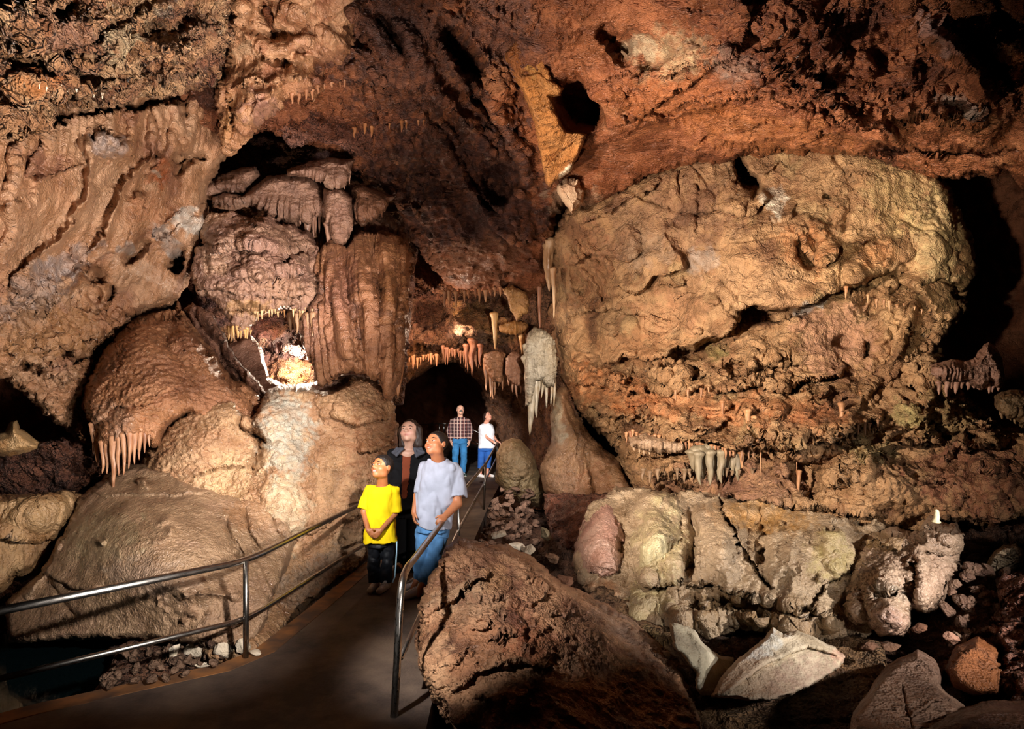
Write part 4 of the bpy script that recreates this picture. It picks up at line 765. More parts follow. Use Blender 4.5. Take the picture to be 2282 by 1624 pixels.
row(1390,1640,960,1000,(7.9,7.1),24,8,30,8,'small orange-tan stalactite under the long curved ledge, tunnel end','stalactites of the curved ledge tunnel end',['#80553a','#a07450'])
row(1650,1960,1000,935,(7.05,6.7),30,8,24,9,'small tan stalactite under the long curved ledge, hollow end','stalactites of the curved ledge hollow end',['#7c583c','#9a7452'])
row(1420,1680,1050,1045,7.3,26,10,14,10,'stubby grey-tan stalactite below the curved ledge','stubby stalactites below the curved ledge',['#745c44','#8e7458'])
row(1930,2060,660,690,7.3,20,7,8,11,'short stalactite under the upper right rock rib','stalactites of the upper rib',['#80583a','#9a7450'])
row(60,260,180,215,(4.25,5.1),14,5,10,12,'tiny glistening straw on the underside of the jagged rock ledge','straws under the rock ledge',['#d0b090','#e8d8c0'])
row(640,780,215,175,6.75,22,9,9,13,'small brown stalactite on the lower lip of the rippled ceiling rock','stalactites of the rippled rock',['#8a5a3a','#a87450'])
row(780,960,285,265,8.4,22,9,9,14,'short orange-brown stalactite under the dark central ceiling ledge','stalactites of the dark ceiling ledge',['#7c4c2c','#a06838'])
for i, (x, y, L, w) in enumerate([(1668,915,60,14),(1680,930,40,12),(1875,900,70,12),(1695,1000,60,4),(1610,895,30,10),(1780,1050,60,10),(1775,1000,60,3),(1885,640,26,8),(1652,1010,34,12)]):
    stal(x, y, float(np.interp(x,[1600,1900],[7.15,6.85])) if y > 800 else 7.35, L, w, ['orange fang stalactite, the bigger of the close pair on the rock face','orange fang stalactite, the shorter of the close pair','long slender orange stalactite at the hollow end of the big face','long white soda straw under the curved ledge','single stubby fang over the curved ledge','cream stalactite over the olive-tan flowstone','hair-thin straw above the cream stalactite','small white-tipped stalactite on the upper rib','yellow knobbly stalactite on the grey drip shelf'][i], ['#8a5c3a','#a87c54'])
gd = hitd(1590, 1010, 7.3)-.02
gs_ = empty('drip_shelf', P(1590, 1030, gd), 'grey-tan comb of thick drips below the curved ledge', 'flowstone')
for i, (a, b, L, w) in enumerate([(1542,1008,44,18),(1553,1002,62,20),(1565,1000,70,19),(1577,997,78,20),(1589,996,66,19),(1601,997,74,20),(1612,999,62,18),(1623,1002,54,17),(1634,1006,50,16),(1643,1012,60,14),(1559,1012,70,16),(1583,1008,74,16),(1607,1008,70,16)]):
    o_ = dripcone('drip', a, b, gd+(.06 if i < 10 else -.03), L, w*1.25, M_DRIP, ['#6c6250','#8a7e66','#7a6c54'], flut=.25, bulge=.08, seg=12, rings=16); o_.parent = gs_; o_.location = Vector(o_.location)-gs_.location
canopy([(1400,975),(1440,965),(1500,975),(1540,985),(1530,1002),(1490,1010),(1440,1005),(1405,995)], 7.5, 'small pale popcorn drip shelf at the tunnel end of the curved ledge', 47, cols=['#96785c','#b89a7c'], fringe=fr(1405,1530,995,18,8,10,10))

# orange slab wedged in the ceiling
oslab = sheet('hanging_rock_slab',
  [(1168,62),(1190,78),(1212,120),(1232,178),(1258,196),(1248,214),(1226,214),(1240,250),(1262,290),(1308,300),(1298,330),(1270,382),(1246,400),(1224,418),(1212,400),(1206,350),(1190,270),(1164,205),(1128,150),(1122,118),(1140,96)],
  [(1168,62,6.4),(1122,118,6.6),(1260,196,6.8),(1200,250,7.0),(1308,300,7.3),(1224,418,7.9)],
  M_ROCK, ['#7a4620','#96602e','#a26e3c','#84522a'], lambda p,X,Y: fbm(p,1.5,3,5)*.05+ridged(p,3.4,5,6,.6,sx=.6,sz=1.5)*.03, 2.5, roll=(10,.45), ragged=3, seed=50, closed=True, thick=.5, jitter=3,
  strokes=[('l',[(1206,392),(1250,340),(1305,302)],70,-.18),('k',[(1160,170),(1200,160),(1240,190)],6,-.06),('k',[(1190,250),(1220,235),(1250,245)],6,-.06),('r',[(1224,416),(1262,384),(1300,318)],6,.05)],
  paint=[(1262,380,40,6,-45,'#d8c8ac',.9),(1185,130,20,40,0,'#b88a48',.5),(1180,80,30,20,0,'#8a5a4c',.6)],
  label='orange flat-faced rock slab hanging diagonally out of the ceiling', cat='rock slab')
tip = sheet('hanging_rock', [(1240,414),(1262,398),(1290,404),(1300,430),(1298,452),(1275,474),(1255,452),(1242,430)], [(0,0,8.3)], M_SLAB, ['#a88468','#c8a888','#b89070'], tex_slab, 2.5, roll=(12,.4), ragged=3, seed=51, closed=True, thick=.4,
  label='pale angular rock tip just under the orange hanging slab', cat='hanging rock')

# ================================================================ ground, pool, walkway
def ground():
    xs = np.arange(-9, 9.01, .04); ys = np.concatenate([np.arange(1.2, 9, .04), np.arange(9, 36, .12)])
    X, Y = np.meshgrid(xs, ys); p = np.stack([X, Y, X*0], -1)
    Z = -.42+billow(p, .9, 3, 140)*.16+ridged(p, 3.5, 3, 143)*.04+fbm(p, 10, 2, 147)*.01
    Z = Z+smoothstep(X, 2.2, 5.5)*.5+smoothstep(Y, 7, 11)*.25
    pool = smoothstep(-(X+2.62+.5*(Y-4.1)), -.1, .4)*(1-smoothstep(Y, 5.6, 6.4)); Z = Z-.9*pool
    Z = Z+.16*smoothstep(-X, 1.7, 2.0)*(1-pool)*(1-smoothstep(Y, 5.5, 6.2))
    W = np.stack([X, Y, Z], -1); ny, nx = X.shape
    i = np.arange(ny*nx).reshape(ny, nx)
    Q = np.stack([i[:-1,:-1], i[:-1,1:], i[1:,1:], i[1:,:-1]], -1).reshape(-1, 4)
    col = pal(W, ['#3f281c','#5c3c2a','#74503a','#4a3022'], 60, 1.2)
    o = mesh_obj('floor', W.reshape(-1,3), Q, M_EARTH, col.reshape(-1,3), origin=(0,0,0))
    tag(o, kind='structure'); return o
ground()
mw, N_, L_, b_ = nmat('pool water', .04, 0, '#081416'); b_.inputs['Specular IOR Level'].default_value = .1
tb = N_.new('ShaderNodeTexNoise'); tb.inputs['Scale'].default_value = 1.5; bb = N_.new('ShaderNodeBump'); bb.inputs['Strength'].default_value = .05; L_.new(tb.outputs[0], bb.inputs['Height']); L_.new(bb.outputs[0], b_.inputs['Normal'])
def edge_pts():   # left edge of the walkway on the ground plane, far to near
    return [(-1.9,30),(-1.75,16),(-1.62,10),(-1.60,7.39),(-1.72,5.8),(-1.82,4.7),(-1.95,4.45),(-2.35,4.16),(-2.75,3.86),(-3.3,3.3)]
wp = [(-4.3,2.2),(-3.3,3.28),(-2.75,3.84),(-2.35,4.14),(-1.95,4.44),(-1.9,4.9),(-2.05,5.3),(-2.5,5.9),(-3.6,6.4),(-4.8,6.5),(-8.5,6.5),(-8.5,2.0)]
V = [(x, y, -.46) for x, y in wp]+[(x, y, -.9) for x, y in wp]; n = len(wp)
water = mesh_obj('pool_water', V, [tuple(range(n)), tuple(range(2*n-1, n-1, -1))]+[(k, n+k, n+(k+1) % n, (k+1) % n) for k in range(n)], mw, smooth=False)
tag(water, 'still black-teal pool beside the walkway under the handrail', 'pool')
mc, N_, L_, b_ = nmat('worn concrete', .85)
tc = N_.new('ShaderNodeTexCoord'); n1 = N_.new('ShaderNodeTexNoise'); n1.inputs['Scale'].default_value = 1.4; n1.inputs['Detail'].default_value = 9; n1.inputs['Roughness'].default_value = .65
cr = N_.new('ShaderNodeValToRGB'); e = cr.color_ramp.elements
e[0].position = .4; e[0].color = (*lin('#352a24'), 1); e[1].position = .62; e[1].color = (*lin('#635446'), 1)
q = cr.color_ramp.elements.new(.5); q.color = (*lin('#4f4238'), 1)
n2 = N_.new('ShaderNodeTexNoise'); n2.inputs['Scale'].default_value = 60; n2.inputs['Detail'].default_value = 4
bb = N_.new('ShaderNodeBump'); bb.inputs['Strength'].default_value = .35; bb.inputs['Distance'].default_value = .01
L_.new(tc.outputs['Object'], n1.inputs['Vector']); L_.new(tc.outputs['Object'], n2.inputs['Vector']); L_.new(n1.outputs[0], cr.inputs[0]); L_.new(cr.outputs[0], b_.inputs['Base Color']); L_.new(n2.outputs[0], bb.inputs['Height']); L_.new(bb.outputs[0], b_.inputs['Normal'])
left = edge_pts(); right = [(-.42,2.2),(-.46,3.6),(-.50,5.5),(-.52,7.2),(-.486,8.5),(-.40,11.5),(-.22,15.6),(-.05,19),(.1,30)]
poly = [(-4.0,2.2)]+[(x, y) for x, y in left[::-1]][0:0]
poly = left[:]+[(-4.2,2.2)]+right
n = len(poly)
V = [(x, y, 0) for x, y in poly]+[(x, y, -.28) for x, y in poly]
walk = mesh_obj('walkway', V, [tuple(range(n)), tuple(range(2*n-1, n-1, -1))]+[(k, n+k, n+(k+1) % n, (k+1) % n) for k in range(n)], mc, smooth=False, origin=(-1,5,0))
tag(walk, kind='structure')

# rust-brown worn strip along the pool edge of the walkway
lp = [Vector((x, y, 0)) for x, y in edge_pts() if 3.2 < y < 8]; V = []
for i, q in enumerate(lp):
    t = (lp[min(i+1, len(lp)-1)]-lp[max(i-1, 0)]).normalized(); nn = Vector((-t.y, t.x, 0)); nn = nn if nn.x > 0 else -nn
    V += [(q.x, q.y, .004), (q.x+nn.x*.16, q.y+nn.y*.16, .004), (q.x, q.y, -.05), (q.x+nn.x*.16, q.y+nn.y*.16, -.05)]
Fc = []
for i in range(len(lp)-1):
    a = i*4; b = a+4; Fc += [(a, a+1, b+1, b), (a+2, b+2, b+3, a+3), (a, b, b+2, a+2), (a+1, a+3, b+3, b+1)]
mt, N_, L_, b_ = nmat('rusty worn concrete', .8); tc = N_.new('ShaderNodeTexCoord'); n1 = N_.new('ShaderNodeTexNoise'); n1.inputs['Scale'].default_value = 5; n1.inputs['Detail'].default_value = 8; L_.new(tc.outputs['Object'], n1.inputs['Vector'])
cr = N_.new('ShaderNodeValToRGB'); e = cr.color_ramp.elements; e[0].position = .38; e[0].color = (*lin('#4a3628'), 1); e[1].position = .62; e[1].color = (*lin('#8a5c30'), 1); L_.new(n1.outputs[0], cr.inputs[0]); L_.new(cr.outputs[0], b_.inputs['Base Color'])
tag(mesh_obj('trim_1', V, Fc, mt, smooth=False), kind='structure')

# big boulder between the rail and the ledge rocks
boulder = sheet('boulder',
  [(1018,1196),(1060,1204),(1130,1214),(1190,1240),(1250,1296),(1330,1332),(1400,1372),(1450,1415),(1500,1470),(1545,1540),(1570,1640),(1560,1760),(1080,1760),(1030,1640),(995,1608),(960,1560),(938,1500),(926,1440),(928,1390),(934,1350),(945,1312),(975,1255),(995,1215)],
  [(1018,1200,5.3),(1200,1240,5.4),(1400,1380,4.9),(1540,1540,4.2),(930,1400,4.4),(1000,1600,3.5),(1080,1760,3.1),(1150,1400,3.9),(1300,1600,3.5),(1560,1760,3.4)],
  M_ROCK, ['#5c3c2a','#8a6144','#a47c5c','#74503a','#96704f'], lambda p,X,Y: tex_slab(p,X,Y)*.7+tex_craggy(p,X,Y)*.2+ridged(p,3.4,5,9,.6)*.04, 2.7, roll=(26,.5), ragged=5, seed=52, closed=True, thick=.7, jitter=8,
  strokes=[('l',[(950,1372),(1010,1345),(1060,1296),(1100,1288)],40,.1),('k',[(1140,1290),(1160,1340),(1185,1400),(1170,1450)],18,-.06),('b',985,1450,50,90,0,.12),('b',1070,1350,50,60,0,.08),
   ('b',1270,1400,90,70,30,.1),('k',[(1220,1375),(1290,1360)],5,-.04),('l',[(1010,1560),(1060,1500),(1150,1480),(1240,1500)],70,.05)]+ledges(30,950,1240,1280,1580,60,.025,12,-20,21,60),
  paint=[(1010,1330,60,30,-20,'#a4886a',.6),(975,1480,40,90,0,'#b8926e',.6),(1160,1370,36,70,-15,'#5e3524',.7),(1070,1350,50,60,0,'#94765a',.5),(1190,1440,60,40,0,'#84492c',.5),(1420,1420,120,40,38,'#a08a78',.5),(1300,1420,80,80,0,'#8a6650',.5),(1060,1230,70,30,10,'#6b4834',.6)],
  label='huge rough brown boulder beside the walkway in the foreground', cat='boulder')

def slab(poly, ctrl, label, seed, cols=GREYROCK, cat='rock', name='rock_slab', strokes=(), paint=(), roll=(8,.25), thick=.3, tex=None, mat=None, step=2.5):
    return sheet(name, poly, ctrl, mat or M_SLAB, cols, tex or (lambda p,X,Y: tex_slab(p,X,Y)*.22+ridged(p,6,3,8)*.012), step, roll=roll, ragged=2.5, seed=seed, closed=True, thick=thick, strokes=strokes, paint=paint, jitter=3, label=label, cat=cat)
slab([(1492,1388),(1510,1386),(1545,1404),(1575,1440),(1608,1462),(1636,1466),(1632,1490),(1600,1545),(1560,1548),(1550,1530),(1552,1500),(1528,1466),(1500,1440)], [(1492,1388,4.7),(1630,1470,4.9),(1555,1540,4.3),(1560,1450,4.5)],
  'upright pointed grey-green rock shard standing beside the big pale slab', 53, GREYROCK, strokes=[('r',[(1538,1400),(1566,1450),(1556,1535)],9,.05)])
slab([(1586,1552),(1604,1510),(1640,1472),(1690,1432),(1722,1396),(1745,1412),(1775,1404),(1810,1418),(1860,1440),(1886,1462),(1872,1486),(1820,1520),(1770,1545),(1730,1560),(1680,1562),(1630,1556)], [(1586,1552,4.1),(1722,1396,4.7),(1886,1462,4.6),(1730,1560,4.0)],
  'large pale leaning limestone slab in the right foreground', 54, ['#a8987e','#c8baa0','#b5a088','#a88c78'], strokes=[('l',[(1600,1560),(1700,1480),(1800,1440),(1870,1462)],40,.06),('b',1735,1420,24,14,0,.06)], paint=[(1700,1440,60,24,-30,'#c9ccc8',.6),(1800,1500,80,40,0,'#a08474',.6),(1870,1462,20,16,0,'#b58c78',.7)])
slab([(1890,1640),(1900,1590),(1940,1530),(1975,1480),(2045,1446),(2085,1470),(2100,1500),(2096,1525),(2110,1545),(2150,1570),(2165,1640),(2160,1720),(1880,1720)], [(1890,1640,3.3),(2045,1446,4.0),(2160,1580,3.5),(2000,1720,2.9)],
  'broad brown-grey boulder at the bottom edge right of the pale slab', 55, ['#6e5444','#8d705c','#7c604c'], name='boulder', roll=(20,.4), thick=.5, strokes=[('k',[(2010,1520),(2020,1570),(2040,1640)],4,-.03),('l',[(2030,1600),(2080,1560),(2130,1560)],20,.06)], mat=M_ROCK)
slab([(2105,1490),(2130,1440),(2180,1415),(2225,1440),(2238,1490),(2225,1545),(2170,1550),(2120,1530)], [(2105,1490,4.0),(2180,1415,4.3),(2230,1500,4.0)], 'rounded rusty-orange boulder behind the brown-grey one', 56, ['#5a3218','#7c4a26','#6a3e20'], name='boulder', roll=(26,.5), thick=.5, mat=M_ROCK)
slab([(2040,1640),(2110,1590),(2200,1560),(2300,1560),(2340,1640),(2330,1740),(2040,1740)], [(2040,1640,3.0),(2300,1560,3.2),(2200,1740,2.6)], 'dark wet boulder filling the bottom right corner', 57, ['#3a241a','#5a3c2c','#4a3024'], name='boulder', roll=(26,.4), thick=.5, mat=M_ROCK)
slab([(2200,1285),(2190,1265),(2210,1235),(2235,1215),(2262,1210),(2282,1225),(2280,1260),(2250,1275),(2225,1292)], [(0,0,5.3)], 'pale knobbly broken block on the rubble at the right edge', 58, ['#9a8468','#c4b092','#b09a7c'], tex=lambda p,X,Y: tex_popcorn(p,X,Y)*.8, mat=M_CRAG, roll=(14,.25))
rside = sheet('rock_outcrop', [(2235,1285),(2260,1270),(2450,1240),(2450,1760),(2290,1640),(2262,1560),(2225,1520),(2240,1440),(2215,1400),(2245,1340)], [(2235,1300,5.0),(2450,1300,4.2),(2450,1700,3.2),(2240,1500,4.1)], M_CRAG, ['#5a3424','#8a5c48','#7a4c3a'], tex_craggy, 2.7, roll=(20,.5), ragged=10, seed=59,
  label='craggy purple-brown rock wall foot at the right edge', cat='rock outcrop')
back_r = sheet('rock_outcrop', [(1900,1440),(1960,1400),(2060,1360),(2120,1320),(2130,1240),(2160,1180),(2300,1160),(2450,1240),(2450,1420),(2240,1460),(2120,1500),(1960,1500)], [(1900,1440,5.6),(2060,1370,5.7),(2160,1200,6.0),(2450,1260,5.2),(2120,1480,4.9),(2240,1450,4.9)], M_EARTH, ['#4a3020','#6b4834','#84593c','#5a3a28'], tex_craggy, 3, roll=(14,.4), ragged=6, seed=61,
  paint=[(2110,1360,60,40,0,'#8a5a34',.7)], label='dark rubbly bank rising behind the gnarled flowstone block', cat='rock outcrop')
mbank = sheet('rock_outcrop', [(1290,1330),(1340,1300),(1420,1330),(1480,1390),(1560,1410),(1700,1410),(1900,1400),(1960,1430),(1980,1500),(1900,1640),(1500,1640),(1400,1500),(1300,1420)], [(1290,1330,6.0),(1480,1390,5.6),(1900,1400,5.2),(1960,1600,4.2),(1500,1640,4.2),(1350,1420,5.3)], M_EARTH, ['#4a3222','#6e5038','#8a6a48','#5a3e2a'], tex_rock, 3, roll=(14,.3), ragged=5, seed=62,
  paint=[(1450,1430,60,30,0,'#8a7448',.7)], label='dark gravelly slope under the broken slabs', cat='rock outcrop')

_dg[0] = None
# loose rubble: every stone its own thing
rs = np.random.RandomState(5)
specs = []
for i in range(110):     # scree between the walkway and the reddish bank
    t = rs.uniform(0, 1); y = 1088+t*130; x = np.interp(y, [1085,1215], [1150,1130])+rs.uniform(-1,1)*np.interp(y,[1085,1215],[34,72])
    specs.append((x, y, float(np.interp(y, [1085,1225], [10.2,7.4])), rs.uniform(14,36), rs.uniform(10,24)))
for i, (x, y, d, w, h) in enumerate(specs):
    stone('scree_stone', x, y, hitd(x, y+h*.3, d)-.03, w, h, M_ROCK, ['#5e4436','#8e6e5a','#765a4a'], seed=i, sub=3, rot=rs.uniform(-50,50), label='small angular reddish stone in the scree beside the far walkway', cat='stone', group='scree beside the far walkway')
for i, (x, y, d, w, h, r, lab, cols) in enumerate([
  (1108,1192,7.2,60,30,10,'flat cream stone lying against the walkway edge in the scree',WHITE),(1150,1218,6.9,74,34,-5,'wide cream stone lying behind the huge boulder',WHITE),(1178,1226,6.8,40,30,20,'knobbly cream stone at the end of the wide cream one',WHITE),
  (1215,1190,7.2,42,34,-40,'single olive-grey block lying in the dark hollow behind the boulder',['#8f8468','#b0a688']),(1230,1245,6.6,60,40,0,'brown flat stone behind the huge boulder',['#6e5440','#8a6c54']),
  (1250,1300,6.2,70,44,10,'dark brown stone wedged under the pink mound',['#54392a','#6e4c38']),(1210,1290,6.3,50,34,0,'dark stone in the hollow next to the boulder crest',['#4a3226','#62442f']),
  (1446,1436,5.0,60,34,-10,'yellowish flat stone below the olive-tan flowstone',['#8a7646','#aa9662']),(1480,1460,4.8,50,36,10,'small brown stone behind the upright shard',['#6a523a','#84694c']),(1400,1420,5.1,60,30,0,'low tan stone on the slope above the huge boulder',['#84694c','#9a7c5c']),
  (1940,1440,4.9,60,30,-10,'dark stone left of the rubble under the gnarled block',['#4c3424','#6a4a36']),(2050,1400,5.0,60,34,10,'dark round stone under the gnarled flowstone block',['#54382a','#704c38']),(2120,1420,4.6,56,34,-20,'reddish stone with a pale corner by the rusty boulder',['#74503c','#9a7460']),
  (1990,1440,4.6,50,28,10,'flat dark stone behind the broad brown-grey boulder',['#4c3424','#62442f'])]):
    stone('loose_stone', x, y, d, w, h, M_SLAB, cols, seed=100+i, rot=r, label=lab, cat='stone')
for i in range(44):
    x = rs.uniform(2110,2245); y = rs.uniform(1262,1440)
    stone('rubble_stone', x, y, float(np.interp(y,[1262,1440],[5.3,4.75])), rs.uniform(26,60), rs.uniform(20,42), M_ROCK, ['#4a3428','#6c5242','#7c6450'], seed=200+i, sub=3, rot=rs.uniform(-60,60), label='small dark stone in the rubble at the right edge below the pale block', cat='stone', group='rubble below the pale block')
for i, (x, y, w, h, r, lab) in enumerate([(386,1452,34,50,0,'upright whitish stone nearest the pool, behind the lower rail'),(445,1445,80,74,10,'biggest cream stone below the lower handrail'),(452,1478,60,26,0,'flat cream stone tucked at the walkway edge'),(500,1450,60,56,-20,'cream stone next to the biggest one'),(545,1440,46,50,10,'cream stone just behind the steel post base'),(568,1452,40,18,-10,'thin cream chip on the far side of the steel post')]):
    stone('pale_stone', x, y, hitd(x, y+h*.3, 5.0)-.02, w, h, M_SLAB, WHITE, seed=300+i, rot=r, label=lab, cat='stone', rough=.12)
for i in range(56):
    x = rs.uniform(232,500); y = np.interp(x,[232,500],[1505,1462])+rs.uniform(-45,26)
    w_, h_ = rs.uniform(22,44), rs.uniform(20,36)
    stone('shore_stone', x, y, hitd(x, y+h_*.3, 4.95)-.03, w_, h_, M_ROCK, ['#4c382c','#6e5644','#604a3a'], seed=350+i, sub=3, rot=rs.uniform(-60,60), label='brown stone on the dark shore between the pool and the walkway', cat='stone', group='dark stones on the pool shore')
# ================================================================ figures: smooth-blended volumes meshed as one skin
def _v(a): return np.array(a, float)
class Vol:
    """a signed volume on a grid; every add is blended smoothly into what is there"""
    def __init__(s, lo, hi, h):
        s.lo = _v(lo); s.h = h; n = np.ceil((_v(hi)-s.lo)/h).astype(int)+1; s.n = n
        s.ax = [s.lo[i]+np.arange(n[i])*h for i in range(3)]
        s.D = np.full(n, .06, np.float32)
    def sub(s, lo, hi):
        a = np.clip(((_v(lo)-s.lo)/s.h).astype(int)-1, 0, s.n); b = np.clip(((_v(hi)-s.lo)/s.h).astype(int)+2, 0, s.n)
        sl = tuple(slice(a[i], b[i]) for i in range(3))
        X, Y, Z = np.meshgrid(*[s.ax[i][sl[i]] for i in range(3)], indexing='ij')
        return sl, X, Y, Z
    def mix(s, sl, d, k, op='u'):
        o = s.D[sl]
        if op == 'u':
            h = np.clip(.5+.5*(o-d)/k, 0, 1); s.D[sl] = o*(1-h)+d*h-k*h*(1-h)
        else:
            d = -d; h = np.clip(.5-.5*(o-d)/k, 0, 1); s.D[sl] = o*(1-h)+d*h+k*h*(1-h)
    def cap(s, a, b, ra, rb=None, k=.012, op='u'):
        a = _v(a); b = _v(b); rb = ra if rb is None else rb; r = max(ra, rb)+k+.03
        sl, X, Y, Z = s.sub(np.minimum(a, b)-r, np.maximum(a, b)+r)
        e = b-a; L = (e**2).sum()+1e-12
        t = np.clip(((X-a[0])*e[0]+(Y-a[1])*e[1]+(Z-a[2])*e[2])/L, 0, 1)
        d = np.sqrt((X-a[0]-t*e[0])**2+(Y-a[1]-t*e[1])**2+(Z-a[2]-t*e[2])**2)-(ra+(rb-ra)*t)
        s.mix(sl, d, k, op)
    def sleeve(s, a, b, ra, rb, k=.01, tilt=(0, 0, 0)):
        a = _v(a); b = _v(b); r = max(ra, rb)+k+.03
        sl, X, Y, Z = s.sub(np.minimum(a, b)-r, np.maximum(a, b)+r)
        e = b-a; L = np.linalg.norm(e); e = e/L
        t = np.clip(((X-a[0])*e[0]+(Y-a[1])*e[1]+(Z-a[2])*e[2])/L, 0, 2)
        d = np.sqrt((X-a[0]-t*L*e[0])**2+(Y-a[1]-t*L*e[1])**2+(Z-a[2]-t*L*e[2])**2)-(ra+(rb-ra)*np.clip(t, 0, 1.2))
        n = e+_v(tilt); n = n/np.linalg.norm(n)
        d = np.maximum(d, (X-b[0])*n[0]+(Y-b[1])*n[1]+(Z-b[2])*n[2])
        s.mix(sl, d, k)
    def ell(s, c, r, R=None, k=.012, op='u'):
        c = _v(c); r = _v(r) if hasattr(r, '__len__') else _v([r]*3); m = r.max()+k+.03
        sl, X, Y, Z = s.sub(c-m, c+m)
        q = np.stack([X-c[0], Y-c[1], Z-c[2]], -1)
        if R is not None: q = q@R            # R: columns are the local axes
        l = np.sqrt(((q/r)**2).sum(-1)); g = np.sqrt(((q/(r*r))**2).sum(-1))+1e-9
        s.mix(sl, l*(l-1)/g, k, op)
    def stack(s, rows, k=.012, pw=2.3):
        """rows: (centre, rx, ry) from top to bottom"""
        rows = sorted(rows, key=lambda q: q[0][2]); zs = [q[0][2] for q in rows]; m = max(max(q[1], q[2]) for q in rows)+.04
        cs = np.array([q[0] for q in rows], float)
        sl, X, Y, Z = s.sub([cs[:, 0].min()-m, cs[:, 1].min()-m, zs[0]-.05], [cs[:, 0].max()+m, cs[:, 1].max()+m, zs[-1]+.05])
        f = lambda v: np.interp(Z, zs, v)
        x = np.abs((X-f(cs[:, 0]))/f([q[1] for q in rows])); y = np.abs((Y-f(cs[:, 1]))/f([q[2] for q in rows]))
        d = ((x**pw+y**pw)**(1/pw)-1)*f([min(q[1], q[2]) for q in rows])
        dz = np.maximum(zs[0]-Z, Z-zs[-1])
        s.mix(sl, np.maximum(d, dz), k)
    def cut(s, pt, n, k=.004, near=None):              # remove everything on the side the normal points to
        pt = _v(pt); n = _v(n)/np.linalg.norm(n)
        X, Y, Z = np.meshgrid(*s.ax, indexing='ij')
        d = (X-pt[0])*n[0]+(Y-pt[1])*n[1]+(Z-pt[2])*n[2]
        if near: d = np.where((X-pt[0])**2+(Y-pt[1])**2+(Z-pt[2])**2 < near*near, d, -1)
        s.D = np.maximum(s.D, d.astype(np.float32))
    def wrinkle(s, amp, sc, seed=0, sz=1, sx=1):
        X, Y, Z = np.meshgrid(*s.ax, indexing='ij'); m = np.abs(s.D) < .04
        p = np.stack([X[m], Y[m], Z[m]], -1)
        s.D[m] += (ridged(p, sc, 2, seed, sx=sx, sz=sz)*amp).astype(np.float32)
    def mesh(s):
        D = s.D; D = np.pad(D, 1, constant_values=.05); I = D < 0; n = D.shape
        c = [slice(0, -1), slice(1, None)]
        cnt = np.zeros(tuple(k-1 for k in n), np.float32); pos = np.zeros(cnt.shape+(3,), np.float32)
        cor = [(i, j, k) for i in (0, 1) for j in (0, 1) for k in (0, 1)]
        for a in cor:
            for ax in range(3):
                if a[ax] == 1: continue
                b = list(a); b[ax] = 1; A = D[c[a[0]], c[a[1]], c[a[2]]]; B = D[c[b[0]], c[b[1]], c[b[2]]]
                m = (A < 0) != (B < 0); t = np.where(m, A/np.where(m, A-B, 1), 0)
                cnt += m
                for q in range(3):
                    pos[..., q] += m*(a[q]+(t if q == ax else 0))
        m = cnt > 0; idx = np.full(m.shape, -1, np.int64); idx[m] = np.arange(m.sum())
        base = np.stack(np.nonzero(m), -1).astype(np.float32)
        V = (base+pos[m]/cnt[m][:, None]-1)*s.h+s.lo
        Q = []
        for ax in range(3):
            o1, o2 = [q for q in range(3) if q != ax]
            sa = [slice(1, -1)]*3; sa[ax] = slice(0, -1); sb = list(sa); sb[ax] = slice(1, None)
            A = I[tuple(sa)]; B = I[tuple(sb)]; ch = A != B
            i = np.stack(np.nonzero(ch), -1); off = np.ones(3, int); off[ax] = 0; i = i+off; fl = A[ch]
            def g(d1, d2):
                j = i.copy(); j[:, o1] -= d1; j[:, o2] -= d2; return idx[j[:, 0], j[:, 1], j[:, 2]]
            q = np.stack([g(1, 1), g(0, 1), g(0, 0), g(1, 0)], -1)
            if ax == 1: fl = ~fl
            q[~fl] = q[~fl][:, ::-1]; Q.append(q)
        Q = np.concatenate(Q); Q = Q[(Q >= 0).all(1)]
        for _ in range(2):                   # light relaxation
            A = np.zeros_like(V); N = np.zeros(len(V))
            for e in range(4):
                a, b = Q[:, e], Q[:, (e+1) % 4]; np.add.at(A, a, V[b]); np.add.at(N, a, 1); np.add.at(A, b, V[a]); np.add.at(N, b, 1)
            V = V*.5+A/N[:, None]*.5
        return V, Q

def skinmat(name, col, rough=.5, sub=.12):
    m, N, L, b = nmat(name, rough); at = N.new('ShaderNodeAttribute'); at.attribute_name = 'Col'
    L.new(at.outputs['Color'], b.inputs['Base Color'])
    b.inputs['Subsurface Weight'].default_value = sub; b.inputs['Subsurface Radius'].default_value = (.012, .005, .003); return m
def clothmat(name, c1, rough=.9, scale=260, var=.12, bump=.12):
    m, N, L, b = nmat(name, rough); tc = N.new('ShaderNodeTexCoord'); n = N.new('ShaderNodeTexNoise'); n.inputs['Scale'].default_value = 9; n.inputs['Detail'].default_value = 6
    L.new(tc.outputs['Object'], n.inputs['Vector']); r = N.new('ShaderNodeValToRGB'); c = lin(c1)
    r.color_ramp.elements[0].color = (*(c*(1-var)), 1); r.color_ramp.elements[1].color = (*np.minimum(c*(1+var), 1), 1); r.color_ramp.elements[0].position = .35; r.color_ramp.elements[1].position = .65
    L.new(n.outputs[0], r.inputs[0]); L.new(r.outputs[0], b.inputs['Base Color'])
    w = N.new('ShaderNodeTexNoise'); w.inputs['Scale'].default_value = scale; L.new(tc.outputs['Object'], w.inputs['Vector'])
    bp = N.new('ShaderNodeBump'); bp.inputs['Strength'].default_value = bump; bp.inputs['Distance'].default_value = .004; L.new(w.outputs[0], bp.inputs['Height']); L.new(bp.outputs[0], b.inputs['Normal'])
    b.inputs['Specular IOR Level'].default_value = .2
    return m
M_SKIN = skinmat('skin', None); M_HAIR = skinmat('hair', None, .55, 0); M_EYE = skinmat('eye', None, .12, 0)

